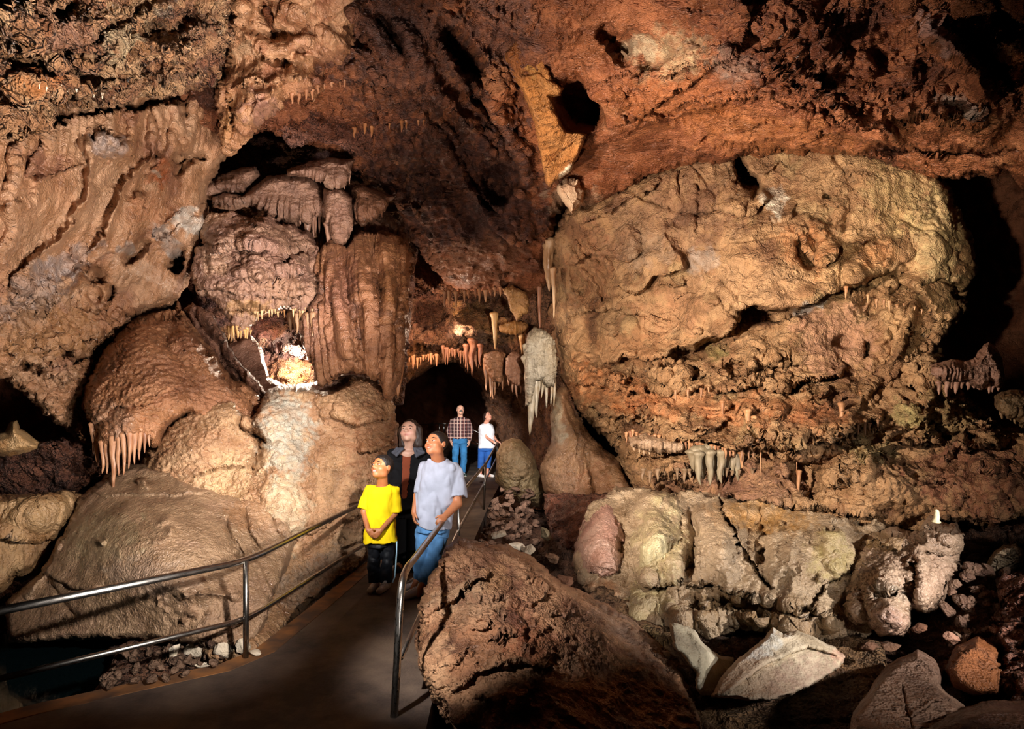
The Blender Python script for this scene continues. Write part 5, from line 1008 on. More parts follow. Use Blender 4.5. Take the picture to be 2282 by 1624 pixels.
def frame(yaw, pitch, roll=0):
    """face direction: yaw>0 turns to the picture's left, pitch>0 looks up. columns = local x, y, z; the face looks along -y"""
    return np.array((Matrix.Rotation(math.radians(-yaw), 3, 'Z')@Matrix.Rotation(math.radians(-pitch), 3, 'X')@Matrix.Rotation(math.radians(roll), 3, 'Y')))
class Person:
    def __init__(s, foot, label, h):
        s.foot = Vector(foot); s.root = empty('person', s.foot, label, 'person'); s.h = h
    def put(s, name, vol, mat, col=None, label=None):
        V, Q = vol.mesh(); c = None
        if col is not None: c = col(V) if callable(col) else np.tile(lin(col), (len(V), 1))
        o = mesh_obj(name, V-np.array(s.foot), Q, mat, c, s.root)
        if label: o['label'] = label
        return o
    def head(s, vol, c, R, hh, smile=0, wide=1.0, k=.006):
        c = _v(c); s.hc, s.hR, s.hh = c, R, hh
        T = lambda x, y, z: c+R@(np.array([x*wide, y, z])*hh)
        e = lambda p, r, k=k, op='u': vol.ell(T(*p), np.array([r[0]*wide, r[1], r[2]])*hh, R, k*hh/.22, op)
        e((0, .05, .12), (.345, .42, .385)); e((0, -.08, -.15), (.285, .30, .33), .02); e((0, -.25, -.39), (.12, .11, .10), .02)
        for q in (-1, 1):
            e((q*.165, -.21, -.14), (.13, .13, .12), .02); e((q*.2, -.02, -.3), (.1, .16, .12), .02)
            e((q*.145, -.375, .02), (.085, .06, .05), .012, 'sub')
            vol.cap(T(q*.09, -.385, .05), T(q*.2, -.355, .045), .014*hh, .012*hh, .004)
            vol.cap(T(q*.06, -.345, .085), T(q*.2, -.315, .085), .038*hh, .03*hh, .01)
            e((q*.352, .04, -.03), (.035, .085, .12), .006); e((q*.375, .02, -.03), (.012, .045, .07), .004, 'sub')
            e((q*.05, -.395, -.135), (.045, .04, .035), .008)
        vol.cap(T(0, -.35, .05), T(0, -.445, -.115), .035*hh, .055*hh, .012)
        up = smile*.035
        vol.cap(T(-.13, -.325, -.245+up), T(0, -.375, -.225), .02*hh, .028*hh, .006); vol.cap(T(.13, -.325, -.245+up), T(0, -.375, -.225), .02*hh, .028*hh, .006)
        vol.cap(T(-.11, -.32, -.285+up), T(0, -.36, -.315), .02*hh, .03*hh, .006); vol.cap(T(.11, -.32, -.285+up), T(0, -.36, -.315), .02*hh, .03*hh, .006)
        if smile > 1: e((0, -.375, -.262), (.125, .05, .036), .004, 'sub')
        s.T = T
    def skincol(s, base, lip='#b06458', blush='#c87c62'):
        def f(V):
            c = np.tile(lin(base), (len(V), 1)); q = (V-s.hc)@s.hR/s.hh
            m = np.exp(-((q[:, 0]/.12)**2+((q[:, 2]+.262)/.045)**2))*(q[:, 1] < -.2); m = np.clip(m*1.3, 0, 1)[:, None]; c = c*(1-m)+lin(lip)*m
            for sg in (-1, 1):
                m = np.exp(-(((q[:, 0]-sg*.17)/.1)**2+((q[:, 2]+.14)/.09)**2))*(q[:, 1] < -.1); m = (m*.5)[:, None]; c = c*(1-m)+lin(blush)*m
            return c
        return f
    def eyes(s, look=(0, 0), iris='#3a2416', brow='#1c120c', browr=.014):
        T, hh, R = s.T, s.hh, s.hR
        for q in (-1, 1):
            cc = T(q*.145, -.335, .012); r = np.array([.064, .034, .031])*hh
            u = np.linspace(0, math.pi, 13); v = np.linspace(0, 2*math.pi, 20, endpoint=False); U, Vv = np.meshgrid(u, v, indexing='ij')
            X = np.stack([np.sin(U)*np.cos(Vv), -np.cos(U), np.sin(U)*np.sin(Vv)], -1).reshape(-1, 3)
            W = (X*r)@R.T+cc
            n = 20; F_ = [(i*n+k, i*n+(k+1) % n, (i+1)*n+(k+1) % n, (i+1)*n+k) for i in range(12) for k in range(n)]
            dx = X[:, 0]*r[0]-look[0]*hh; dz = X[:, 2]*r[2]-look[1]*hh; rad = np.sqrt(dx*dx+dz*dz)/hh
            col = np.where((rad < .034)[:, None], lin(iris), lin('#c9bdb2')); col = np.where((rad < .012)[:, None], 0.005, col)
            mesh_obj('eye', W-np.array(s.foot), F_, M_EYE, col, s.root)
            b = [T(q*.075, -.388, .105), T(q*.15, -.375, .125), T(q*.23, -.325, .095)]
            o = tube('eyebrow', [Vector(x)-s.foot for x in b], [browr*hh*1.0, browr*1.25*hh, browr*.6*hh], M_HAIR, s.root, 8)
            a = o.data.color_attributes.new('Col', 'FLOAT_COLOR', 'POINT'); a.data.foreach_set('color', np.tile([*lin(brow), 1], len(o.data.vertices)))
    def teeth(s, w=.075, z=-.262):
        T, hh, R = s.T, s.hh, s.hR
        v = Vol(T(0, -.34, z)-np.ones(3)*.04, T(0, -.34, z)+np.ones(3)*.04, .0025); v.ell(T(0, -.345, z), np.array([w, .03, .026])*hh, R, .001); s.put('teeth', v, M_EYE, '#d8cfc0')
def arm(vol, sh, el, wr, r=(.045, .036, .026), k=.015):
    vol.cap(sh, el, r[0], r[1], k); vol.cap(el, wr, r[1]*1.02, r[2], k)
def hand(vol, wr, d, nrm, s=1.0, curl=.5, side=1, spread=.0):
    """palm, four unequal bent fingers and a thumb off the palm's side; d: direction of the fingers, nrm: out of the back of the hand"""
    d = _v(d)/np.linalg.norm(d); nrm = _v(nrm); nrm = nrm-d*(nrm@d); nrm /= np.linalg.norm(nrm); sd = np.cross(d, nrm)*side
    wr = _v(wr); R = np.stack([sd, nrm, d], 1)
    vol.cap(wr, wr+d*.02*s, .024*s, .028*s, .008)
    vol.ell(wr+d*.045*s, np.array([.038, .017, .045])*s, R, .008)
    for i, (o, L) in enumerate([(-.027, .062), (-.0095, .072), (.0085, .067), (.025, .052)]):
        b = wr+d*.078*s+sd*o*s; a1 = curl*.9; d1 = d*math.cos(a1)-nrm*math.sin(a1)+sd*o*spread*8; a2 = curl*2.0; d2 = d*math.cos(a2)-nrm*math.sin(a2)
        m = b+d1*L*.5*s; e = m+d2*L*.5*s; vol.cap(b, m, .0095*s, .0088*s, .0035); vol.cap(m, e, .0088*s, .0075*s, .002)
    b = wr+d*.022*s-sd*.026*s; t = -sd*.75+d*.7-nrm*.25*curl*2; t /= np.linalg.norm(t); m = b+t*.032*s; t2 = t*.6+d*.6-nrm*curl*.6; t2 /= np.linalg.norm(t2)
    vol.cap(b, m, .014*s, .0115*s, .006); vol.cap(m, m+t2*.028*s, .011*s, .0085*s, .002)
def shoe(p, foot, toe, h, name='shoe', col='#cfd0d2', sole='#8c8c8a', L=.24, w=.045, res=.006):
    """foot: heel point on the ground, toe: direction"""
    foot = _v(foot); toe = _v([toe[0], toe[1], 0]); toe /= np.linalg.norm(toe); v = Vol(foot-.3, foot+.36, res)
    e = foot+toe*L
    v.cap(foot+[0, 0, .045], foot+toe*L*.35+[0, 0, .05], w*.95, w*.95, .01); v.cap(foot+toe*L*.35+[0, 0, .045], e-toe*w+[0, 0, .033], w, w*.85, .02)
    v.cap(foot+[0, 0, .06], foot+toe*.03+[0, 0, .1], w*.9, w*.85, .015); v.cut(foot+[0, 0, .004], (0, 0, -1)); v.cut(foot+[0, 0, .115], (0, 0, 1))
    c1, c2 = lin(col), lin(sole); fz = foot[2]
    sd = np.cross(toe, [0, 0, 1])
    def cf(V):
        c = np.where((V[:, 2] < fz+.022)[:, None], c2, c1); q = V-foot; t = q@toe/L; u = q@sd
        lace = (t > .42) & (t < .75) & (np.abs(u) < .02) & (np.sin(t*90) > .2); return np.where(lace[:, None], lin('#f2f2f2') if c1.mean() < .5 else lin('#8e9094'), c)
    p.put(name, v, M_SHOE, cf)
M_SHOE = skinmat('shoe leather', None, .5, 0)
def P3(px, py, d, dy=0): return np.array(P(px, py, d))+np.array([0, dy, 0])

# ---------------------------------------------------------------- boy in the yellow T-shirt
d = 6.2; J = lambda x, y, dy=0: P3(x, y, d+dy)
p = Person((J(845,1318)[0], d, 0), 'smaller boy in a bright yellow T-shirt and black track trousers, hands clasped', 1.27)
x0 = J(848,1100)[0]
B = Vol((x0-.30, d-.28, .0), (x0+.30, d+.25, 1.32), .005)
hc = J(851,1041,-.02); R = frame(36, 22, -4)
nb = J(852,1081,.03)
p.head(B, hc, R, .228, smile=2, wide=1.04)
B.cap(p.T(0,.12,-.3), nb, .047, .052, .02); B.cap(nb, nb-[0,0,.03], .048, .06, .015)
B.stack([(J(851,1089,.03), .07, .05), (J(850,1110,.03), .12, .08), (J(850,1180,.03), .10, .075), (J(850,1207,.03), .085, .065)], .02)
shL, shR = J(824,1092,.03), J(879,1094,.03)
eL, eR = J(811,1140,.0), J(879,1146,.0); wL, wR = J(820,1180,-.12), J(850,1180,-.13)
arm(B, shL, eL, wL, (.036,.029,.021)); arm(B, shR, eR, wR, (.036,.029,.021))
hand(B, wL, J(838,1200,-.14)-wL, (-.2,-1,-.15), .82, .35, 1); hand(B, wR, J(834,1196,-.16)-wR, (.3,-1,-.1), .82, .5, -1)
for a, b_, c_ in ((J(836,1205,.03), J(833,1250,.0), J(834,1296,.03)), (J(863,1205,.03), J(862,1252,.0), J(857,1300,.03))):
    B.cap(a, b_, .062, .045, .02); B.cap(b_, c_, .045, .03, .02)
    B.cap(c_, (c_[0]-.01, c_[1]-.08, .035), .03, .028, .015)
p.put('body', B, M_SKIN, p.skincol('#a8683f', '#9c5044', '#b86c48'))
p.eyes((-.016,.008)); p.teeth(.1)
Hh = Vol(hc-.2, hc+.2, .005); Hh.ell(p.T(0,.06,.15), np.array([.375,.445,.39])*.228, R, .004); Hh.cut(p.T(0,-.3,.26), R@_v((0,-.72,-.55))); Hh.cut(p.T(0,.1,-.12), R@_v((0,-.1,-1))); Hh.wrinkle(.003, 60, 3)
p.put('hair', Hh, M_HAIR, '#120b08')
S = Vol((x0-.30, d-.25, .40), (x0+.30, d+.27, 1.15), .006)
S.stack([(J(851,1081,.03), .075, .06), (J(851,1087,.03), .125, .085), (J(850,1096,.03), .142, .1), (J(849,1130,.03), .138, .11), (J(848,1170,.03), .142, .115), (J(849,1206,.02), .155, .12)], .02, 2.4)
S.sleeve(shL, J(812,1134,.01), .05, .06, .012); S.sleeve(shR, J(882,1141,.01), .05, .062, .012); S.wrinkle(.010, 9, 4, sz=.5)
S.cap(nb+[0,-.012,.01], nb+[0,-.03,.12], .060, .075, .005, 'sub')
# the sleeves end above the elbow, the hem hangs lower: cut the sleeve ends square
p.put('t_shirt', S, clothmat('yellow cotton', '#e8c80c', .85))
T_ = Vol((x0-.25, d-.22, .05), (x0+.25, d+.25, .60), .006)
T_.stack([(J(849,1196,.03), .115, .09), (J(849,1215,.03), .128, .1)], .02)
for a, m_, b_ in ((J(835,1212,.03), J(833,1252,.0), J(834,1300,.03)), (J(864,1212,.03), J(863,1254,.0), J(858,1303,.03))):
    T_.cap(a, m_, .07, .057, .008); T_.cap(m_, b_, .057, .055, .008)
T_.wrinkle(.010, 8, 8, sz=1.2); T_.cut((0,0,.075), (0,0,-1))
p.put('trousers', T_, clothmat('black nylon', '#15171c', .5, 120))
st = [J(884,1206,-.03), J(884,1230,-.02), J(882,1260,-.03), J(880,1285,-.0), J(875,1298,.0)]
tube('trouser_stripe', [Vector(q)-p.foot for q in st], .007, clothmat('pale blue piping', '#9fc4d8', .7), p.root, 8)
shoe(p, (J(836,1310)[0]+.0, d+.06, 0), (-.15,-1), .1, col='#b9b2a6', sole='#8a8378', L=.2, w=.036); shoe(p, (J(861,1310)[0], d+.03, 0), (-.25,-1), .1, col='#b9b2a6', sole='#8a8378', L=.2, w=.036)

# ---------------------------------------------------------------- boy in the grey T-shirt, hand on the rail
d = 6.0
p = Person((J(930,1318)[0], d+.1, 0), 'taller boy in a baggy light grey T-shirt and jeans, one hand on the handrail', 1.5)
x0 = J(968,1100)[0]
B = Vol((x0-.36, d-.36, .0), (x0+.32, d+.35, 1.52), .0055)
hc = J(972,989,-.0); R = frame(38, 22, -6)
p.head(B, hc, R, .232, smile=2, wide=1.1)
nb = J(976,1026,.05)
B.cap(p.T(0,.12,-.3), nb, .058, .06, .02); B.cap(nb, nb-[0,0,.03], .058, .07, .015)
B.stack([(J(978,1036,.05), .09, .06), (J(980,1070,.05), .13, .09), (J(968,1130,.05), .12, .09), (J(963,1172,.05), .1, .08)], .015)
shL, shR = J(950,1042,.05), J(1012,1046,.05)
eL, wL = J(931,1105,.06), J(924,1140,-.02); eR, wR = J(1019,1122,-.02), J(992,1150,-.18)
arm(B, shL, eL, wL, (.045,.038,.028)); arm(B, shR, eR, wR, (.05,.042,.03))
hand(B, wL, (-.02,-.25,-1), (-1,-.3,0), .92, .55, 1)
hand(B, wR, J(981,1160,-.26)-wR, (.5,-.3,.9), .95, .85, -1)
for a, b_, c_ in ((J(950,1180,.05), J(944,1235,.0), J(935,1283,.12)), (J(980,1180,.05), J(966,1240,.0), J(948,1290,.02))):
    B.cap(a, b_, .05, .038, .006); B.cap(b_, c_, .038, .03, .006); B.cap(c_, (c_[0]-.06, c_[1]-.04, .035), .035, .03, .015)
p.put('body', B, M_SKIN, p.skincol('#b87650', '#9c5044', '#c06c4c'))
p.eyes((-.016,.008)); p.teeth(.085)
Hh = Vol(hc-.22, hc+.22, .005); Hh.ell(p.T(0,.06,.13), np.array([.395,.435,.395])*.232, R, .004); Hh.cut(p.T(0,-.3,.27), R@_v((0,-.8,-.5))); Hh.cut(p.T(0,.1,-.18), R@_v((0,-.1,-1))); Hh.wrinkle(.002, 70, 3)
p.put('hair', Hh, M_HAIR, '#1c120c')
S = Vol((x0-.36, d-.30, .60), (x0+.36, d+.38, 1.40), .006)
S.stack([(J(976,1024,.05), .085, .07), (J(978,1032,.05), .15, .1), (J(981,1044,.05), .172, .12), (J(978,1080,.05), .185, .14), (J(970,1120,.05), .18, .15), (J(964,1150,.05), .165, .145), (J(966,1178,.04), .15, .13)], .02, 2.4)
S.sleeve(shL, J(938,1098,.04), .06, .062, .012); S.sleeve(shR, J(1018,1107,.0), .068, .078, .012)
S.wrinkle(.016, 7, 14, sz=.5); S.cap(nb+[0,-.014,.012], nb+[0,-.035,.13], .070, .085, .005, 'sub')
S.cut(J(964,1180,.0), _v((-.35,0,-1)))
p.put('t_shirt', S, clothmat('heather grey cotton', '#a9adbd', .85))
T_ = Vol((x0-.36, d-.25, .04), (x0+.25, d+.35, .72), .006)
T_.stack([(J(964,1160,.05), .135, .11), (J(964,1184,.05), .15, .125)], .02)
for a, m_, b_ in ((J(947,1188,.06), J(943,1235,.02), J(937,1280,.12)), (J(979,1188,.05), J(966,1240,.0), J(950,1288,.03))):
    T_.cap(a, m_, .092, .07, .008); T_.cap(m_, b_, .07, .068, .008)
T_.wrinkle(.012, 7, 18, sz=.9); T_.cut((0,0,.085), (0,0,-1))
p.put('jeans', T_, clothmat('faded blue denim', '#4f7ba8', .9, 300, .3))
shoe(p, (J(941,1300)[0], d+.22, 0), (-1,-.35), .1, col='#d8dee4', sole='#c4ccd2', L=.25, w=.045); shoe(p, (J(944,1310)[0], d+.06, 0), (-.8,-.7), .1, col='#d8dee4', sole='#c4ccd2', L=.25, w=.045)

# ---------------------------------------------------------------- woman in the black jacket, behind the boys
d = 7.0
p = Person((J(905,1269)[0], d, 0), 'woman in an open black jacket over a brown top, standing behind the two boys', 1.58)
x0 = J(907,1100)[0]
B = Vol((x0-.36, d-.3, .0), (x0+.38, d+.3, 1.62), .006)
hc = J(913,961,0); R = frame(12, 20, -3)
p.head(B, hc, R, .245, smile=1, wide=1.08)
nb = J(911,1000,.06)
B.cap(p.T(0,.12,-.3), nb, .062, .066, .02); B.cap(nb, nb-[0,0,.03], .07, .12, .03)
B.stack([(J(909,1008,.06), .13, .09), (J(908,1050,.05), .14, .11), (J(907,1100,.05), .15, .12)], .03)
shL, shR = J(876,1016,.06), J(944,1016,.06)
arm(B, shL, J(870,1065,.06), J(868,1108,-.0)); arm(B, shR, J(951,1065,.06), J(950,1108,-.0))
hand(B, J(868,1110,0), (0,-.1,-1), (-1,0,0), .95, .4, 1); hand(B, J(950,1110,0), (0,-.1,-1), (1,0,0), .95, .4, -1)
for sx in (-1, 1):
    B.cap(J(907+sx*15,1110,.04), J(907+sx*15,1190,0), .09, .06, .02); B.cap(J(907+sx*15,1190,0), J(907+sx*15,1258,.03), .06, .04, .02); B.cap(J(907+sx*15,1258,.03), (J(907+sx*15,1258)[0], d-.1, .04), .04, .035, .02)
p.put('body', B, M_SKIN, p.skincol('#c49a86', '#a86a60', '#c4877a'))
p.eyes((-.006,.014), browr=.010)
Hh = Vol(hc-.26, hc+.26, .006); Hh.ell(p.T(0,.08,.13), np.array([.40,.44,.42])*.245, R, .004); Hh.cut(p.T(0,-.2,.22), R@_v((0,-.85,-.45)))
for q in (-1, 1): Hh.cap(p.T(q*.33,.1,.1), p.T(q*.3,.26,-.5), .045, .05, .02)
Hh.ell(p.T(0,.3,-.25), np.array([.34,.18,.4])*.245, R, .03)
Hh.wrinkle(.006, 30, 3, sz=.3); p.put('hair', Hh, M_HAIR, '#2a1c16')
S = Vol((x0-.3, d-.2, .7), (x0+.3, d+.25, 1.4), .007)
S.stack([(J(910,1000,.06), .09, .07), (J(909,1012,.06), .15, .11), (J(908,1050,.05), .16, .13), (J(907,1110,.05), .165, .14)], .02); S.cap(nb+[0,-.014,.012], nb+[0,-.035,.13], .074, .09, .005, 'sub')
p.put('top', S, clothmat('brown knit', '#7a3c26', .9))
S = Vol((x0-.4, d-.3, .55), (x0+.42, d+.35, 1.45), .007)
S.stack([(J(910,1000,.08), .1, .08), (J(909,1008,.08), .19, .12), (J(908,1020,.07), .215, .14), (J(908,1060,.07), .2, .16), (J(907,1120,.07), .21, .17), (J(907,1150,.07), .22, .17)], .02, 2.5)
S.cap(shL, J(870,1065,.06), .075, .068, .02); S.cap(J(870,1065,.06), J(868,1106,0), .068, .06, .02); S.cap(shR, J(952,1065,.06), .075, .068, .02); S.cap(J(952,1065,.06), J(950,1106,0), .068, .06, .02)
S.wrinkle(.012, 8, 24); 
a_ = J(902,1000,-.16); b2 = J(893,1100,-.16)
for t in np.linspace(0, 1, 12): S.cap(J(907-6*t,1004+100*t,-.22), J(907-6*t,1004+100*t,-.06), .048-.018*t, .048-.018*t, .003, 'sub')
S.ell(nb+[0,-.06,.05], (.085,.1,.06), None, .006, 'sub')
p.put('jacket', S, clothmat('black fleece', '#0d0d10', .9, 200))
for q, pts in ((-1, [J(897,1000,-.06), J(884,1000,-.02), J(876,1008,-.04), J(884,1014,-.1)]), (1, [J(924,1000,-.06), J(938,1000,-.02), J(944,1008,-.05), J(928,1016,-.11)])):
    v = Vol(np.min(pts, 0)-.06, np.max(pts, 0)+.06, .005)
    for i in range(4): v.cap(pts[i], pts[(i+1) % 4], .014, .014, .01)
    v.cap(pts[0], pts[2], .014, .014, .01); v.cap(pts[1], pts[3], .014, .014, .01); p.put('collar', v, clothmat('grey fleece lining', '#4a4c55', .95), label='grey turned-down collar')
T_ = Vol((x0-.3, d-.25, .03), (x0+.3, d+.3, .95), .008)
T_.stack([(J(907,1100,.05), .17, .13), (J(907,1130,.05), .18, .14)], .02)
for sx in (-1, 1): T_.cap(J(907+sx*17,1130,.04), J(907+sx*17,1190,.02), .1, .085, .02); T_.cap(J(907+sx*17,1190,.02), J(907+sx*17,1260,.04), .085, .08, .02)
T_.cut((0,0,.05), (0,0,-1)); p.put('trousers', T_, clothmat('black trousers', '#0a0a0c', .9))
for sx in (-1, 1): shoe(p, (J(907+sx*17,1260)[0], d+.08, 0), (0,-1), .1, col='#0c0c0e', sole='#18181a', L=.25, w=.045)

# ---------------------------------------------------------------- man in the plaid shirt, far along the walkway
d = 16.2
p = Person((J(1024,1060)[0], d, 0), 'grey-haired man with a moustache in a plaid shirt and blue jeans, far along the walkway', 1.73)
x0 = J(1025,1000)[0]
B = Vol((x0-.42, d-.32, .0), (x0+.42, d+.3, 1.78), .0085)
hc = J(1026,913.5,0); R = frame(-16, 14, 4)
p.head(B, hc, R, .245, smile=0, wide=1.0); nb = J(1026,930,.05)
B.cap(p.T(0,.12,-.3), nb, .062, .066, .02); B.stack([(J(1025,935,.05), .15, .1), (J(1025,960,.05), .16, .12), (J(1025,985,.05), .11, .08)], .02)
shL, shR = J(1009,939,.05), J(1042,939,.05); eL, eR = J(1001,960,.08), J(1049,959,.08); wL, wR = J(1005,982,0), J(1046,982,0)
arm(B, shL, eL, wL); arm(B, shR, eR, wR); hand(B, wL, (.15,-.15,-1), (-1,-.4,0), 1.1, .35, 1); hand(B, wR, (-.1,-.15,-1), (1,-.4,0), 1.1, .35, -1)
LG = ((J(1018,985,.05), J(1016,1021,0), J(1019,1052,.04)), (J(1032,985,.05), J(1032,1024,0), J(1029,1054,0)))
for a, b_, c_ in LG: B.cap(a, b_, .06, .045, .004); B.cap(b_, c_, .045, .036, .004); B.cap(c_, (c_[0]+.03, c_[1]-.1, .04), .04, .035, .02)
p.put('body', B, M_SKIN, p.skincol('#c89a84')); p.eyes((.004,.012), brow='#6a5f58')
Hh = Vol(hc-.2, hc+.2, .007); Hh.ell(p.T(0,.08,.1), np.array([.375,.43,.40])*.245, R, .004); Hh.cut(p.T(0,-.05,.3), R@_v((0,-.9,-.15))); Hh.wrinkle(.003, 40, 3); p.put('hair', Hh, M_HAIR, '#6a625c')
v = Vol(p.T(0,-.4,-.19)-.06, p.T(0,-.4,-.19)+.06, .005); v.cap(p.T(-.12,-.375,-.225), p.T(0,-.42,-.185), .018, .022, .01); v.cap(p.T(.12,-.375,-.225), p.T(0,-.42,-.185), .018, .022, .01); p.put('moustache', v, M_HAIR, '#57504a')
S = Vol((x0-.45, d-.3, .75), (x0+.45, d+.35, 1.55), .009)
S.stack([(J(1026,929,.05), .085, .08), (J(1025.5,933,.05), .2, .12), (J(1025,940,.05), .215, .14), (J(1025,960,.05), .205, .15), (J(1025,977,.05), .195, .15)], .02, 2.4)
S.cap(shL, eL, .078, .07, .02); S.cap(eL, J(1004.5,979,0), .07, .052, .02); S.cap(shR, eR, .078, .07, .02); S.cap(eR, J(1046,979,0), .07, .052, .02); S.wrinkle(.008, 6, 34)
mp_, N, L, b = nmat('plaid flannel', .9); tc = N.new('ShaderNodeTexCoord'); sep = N.new('ShaderNodeSeparateXYZ'); L.new(tc.outputs['Object'], sep.inputs[0])
def band(axis, sc, lo, off=0):
    m_ = N.new('ShaderNodeMath'); m_.operation = 'MULTIPLY_ADD'; m_.inputs[1].default_value = sc; m_.inputs[2].default_value = off; L.new(sep.outputs[axis], m_.inputs[0])
    f_ = N.new('ShaderNodeMath'); f_.operation = 'FRACT'; L.new(m_.outputs[0], f_.inputs[0]); g_ = N.new('ShaderNodeMath'); g_.operation = 'LESS_THAN'; g_.inputs[1].default_value = lo; L.new(f_.outputs[0], g_.inputs[0]); return g_.outputs[0]
cur = None
base = N.new('ShaderNodeRGB'); base.outputs[0].default_value = (*lin('#4a2c34'), 1); cur = base.outputs[0]
for ax, sc_, lo, off, c_ in (('X',12,.4,.1,'#2a1a20'),('Z',12,.4,.3,'#2a1a20'),('X',12,.14,.6,'#c9b0a4'),('Z',12,.14,.7,'#b89c90'),('X',12,.06,.9,'#8f3c34')):
    mx = N.new('ShaderNodeMix'); mx.data_type = 'RGBA'; L.new(band(ax, sc_, lo, off), mx.inputs[0]); L.new(cur, mx.inputs[6]); mx.inputs[7].default_value = (*lin(c_), 1); cur = mx.outputs[2]
L.new(cur, b.inputs['Base Color']); p.put('plaid_shirt', S, mp_)
T_ = Vol((x0-.32, d-.25, .05), (x0+.32, d+.3, 1.0), .009); T_.stack([(J(1025,975,.05), .175, .14), (J(1025,988,.05), .185, .145)], .02)
for i_, (a, m_, b_) in enumerate(LG): dx = np.array([(-.02,.02)[i_],0,0]); T_.cap(a+dx*.5, m_+dx, .095, .076, .006); T_.cap(m_+dx, b_+dx, .076, .07, .006)
T_.wrinkle(.008, 7, 38); T_.cut((0,0,.07), (0,0,-1)); p.put('jeans', T_, clothmat('mid blue denim', '#2f6a9c', .9, 300, .2))
shoe(p, (J(1018,1055)[0], d+.08, 0), (.3,-1), .1, col='#20302c', sole='#d0d0c8', L=.27, w=.05, res=.008); shoe(p, (J(1029,1055)[0], d+.05, 0), (.5,-1), .1, col='#20302c', sole='#d0d0c8', L=.27, w=.05, res=.008)

# ---------------------------------------------------------------- woman in the white top holding the far rail
d = 15.9
p = Person((J(1074,1062)[0], d, 0), 'woman in a white T-shirt and blue cropped trousers at the far end of the handrail', 1.58)
x0 = J(1084,1000)[0]
B = Vol((x0-.36, d-.36, .0), (x0+.40, d+.3, 1.62), .0085)
hc = J(1087,928,0); R = frame(-48, 24, 0)
p.head(B, hc, R, .225, smile=0); nb = J(1083,943,.05)
B.cap(p.T(0,.12,-.3), nb, .055, .06, .02); B.stack([(J(1083,948,.05), .12, .1), (J(1083,970,.05), .14, .12), (J(1082,996,.05), .11, .09)], .02)
shL, shR = J(1074,951,-.02), J(1093,951,.1); eL, wL = J(1085,975,-.1), J(1102,986,-.36); eR, wR = J(1100,972,.1), J(1108,983,-.3)
arm(B, shL, eL, wL); arm(B, shR, eR, wR); hand(B, wL, (.5,-.3,-.35), (.1,-.3,1), .95, .6, 1); hand(B, wR, (.4,-.5,-.2), (0,0,1), .95, .6, 1)
LG = ((J(1075,1000,.05), J(1073,1030,0), J(1070,1056,.04)), (J(1089,1000,.05), J(1086,1030,.05), J(1086,1056,.1)))
for a, b_, c_ in LG: B.cap(a, b_, .06, .05, .004); B.cap(b_, c_, .052, .036, .004); B.cap(c_, (c_[0]+.06, c_[1]-.1, .04), .04, .035, .02)
p.put('body', B, M_SKIN, p.skincol('#c48a74')); p.eyes((.004,.014))
Hh = Vol(hc-.3, hc+.26, .007); Hh.ell(p.T(0,.08,.12), np.array([.38,.44,.41])*.225, R, .004); Hh.cut(p.T(0,-.15,.22), R@_v((0,-.85,-.4))); Hh.cap(p.T(0,.42,.1), p.T(0,.62,-.5), .045, .03, .03); Hh.wrinkle(.004, 30, 3); p.put('hair', Hh, M_HAIR, '#2a1812')
S = Vol((x0-.4, d-.35, .6), (x0+.4, d+.35, 1.45), .009)
S.stack([(J(1083,943,.05), .08, .07), (J(1083,948,.05), .16, .13), (J(1084,956,.05), .19, .15), (J(1084.5,975,.05), .19, .17), (J(1085,998,.05), .2, .18)], .02, 2.4)
S.cap(shL, J(1078,965,-.06), .07, .075, .02); S.cap(shR, J(1096,964,.1), .07, .075, .02); S.wrinkle(.006, 6, 44); S.cap(nb+[0,-.014,.012], nb+[0,-.035,.13], .066, .08, .005, 'sub')
p.put('t_shirt', S, clothmat('white cotton', '#d2d4dc', .85))
T_ = Vol((x0-.35, d-.25, .15), (x0+.35, d+.35, .8), .009); T_.stack([(J(1084,992,.05), .17, .15), (J(1083,1004,.05), .185, .16)], .02)
for i_, (a, m_, b_) in enumerate(LG): dx = np.array([(-.012,.012)[i_],0,0]); T_.cap(a+dx, m_+dx, .098, .078, .006); T_.cap(m_+dx, m_*.5+b_*.5+dx, .078, .07, .006)
T_.wrinkle(.006, 7, 48); T_.cut((0,0,.22), (0,0,-1)); p.put('cropped_trousers', T_, clothmat('royal blue cotton', '#24529a', .9))
shoe(p, (J(1070,1058)[0]-.05, d+.05, 0), (.7,-.8), .1, col='#dcd8d6', sole='#b8aca8', L=.25, w=.046, res=.008); shoe(p, (J(1086,1058)[0]-.02, d+.12, 0), (.8,-.7), .1, col='#dcd8d6', sole='#b8aca8', L=.25, w=.046, res=.008)

# ================================================================ handrails
ms, N_, L_, b_ = nmat('brushed stainless steel', .28, 1.0, '#9a9690')
n1 = N_.new('ShaderNodeTexNoise'); n1.inputs['Scale'].default_value = 40; r_ = N_.new('ShaderNodeMapRange'); r_.inputs['To Min'].default_value = .18; r_.inputs['To Max'].default_value = .42; L_.new(n1.outputs[0], r_.inputs['Value']); L_.new(r_.outputs[0], b_.inputs['Roughness'])
def handrail(label, origin, top, low, posts, r=.022, rl=.017, rp=.019):
    o = empty('handrail', origin, label, 'handrail'); q = Vector(origin)
    tube('top_rail', [Vector(v)-q for v in top], r, ms, o, 20)
    tube('lower_rail', [Vector(v)-q for v in low], rl, ms, o, 16)
    for a, b in posts: tube('post', [Vector(a)-q, Vector(b)-q], rp, ms, o, 16)
    return o
T1 = P(548,1250,4.56); B1 = Vector((T1.x, T1.y, 0))
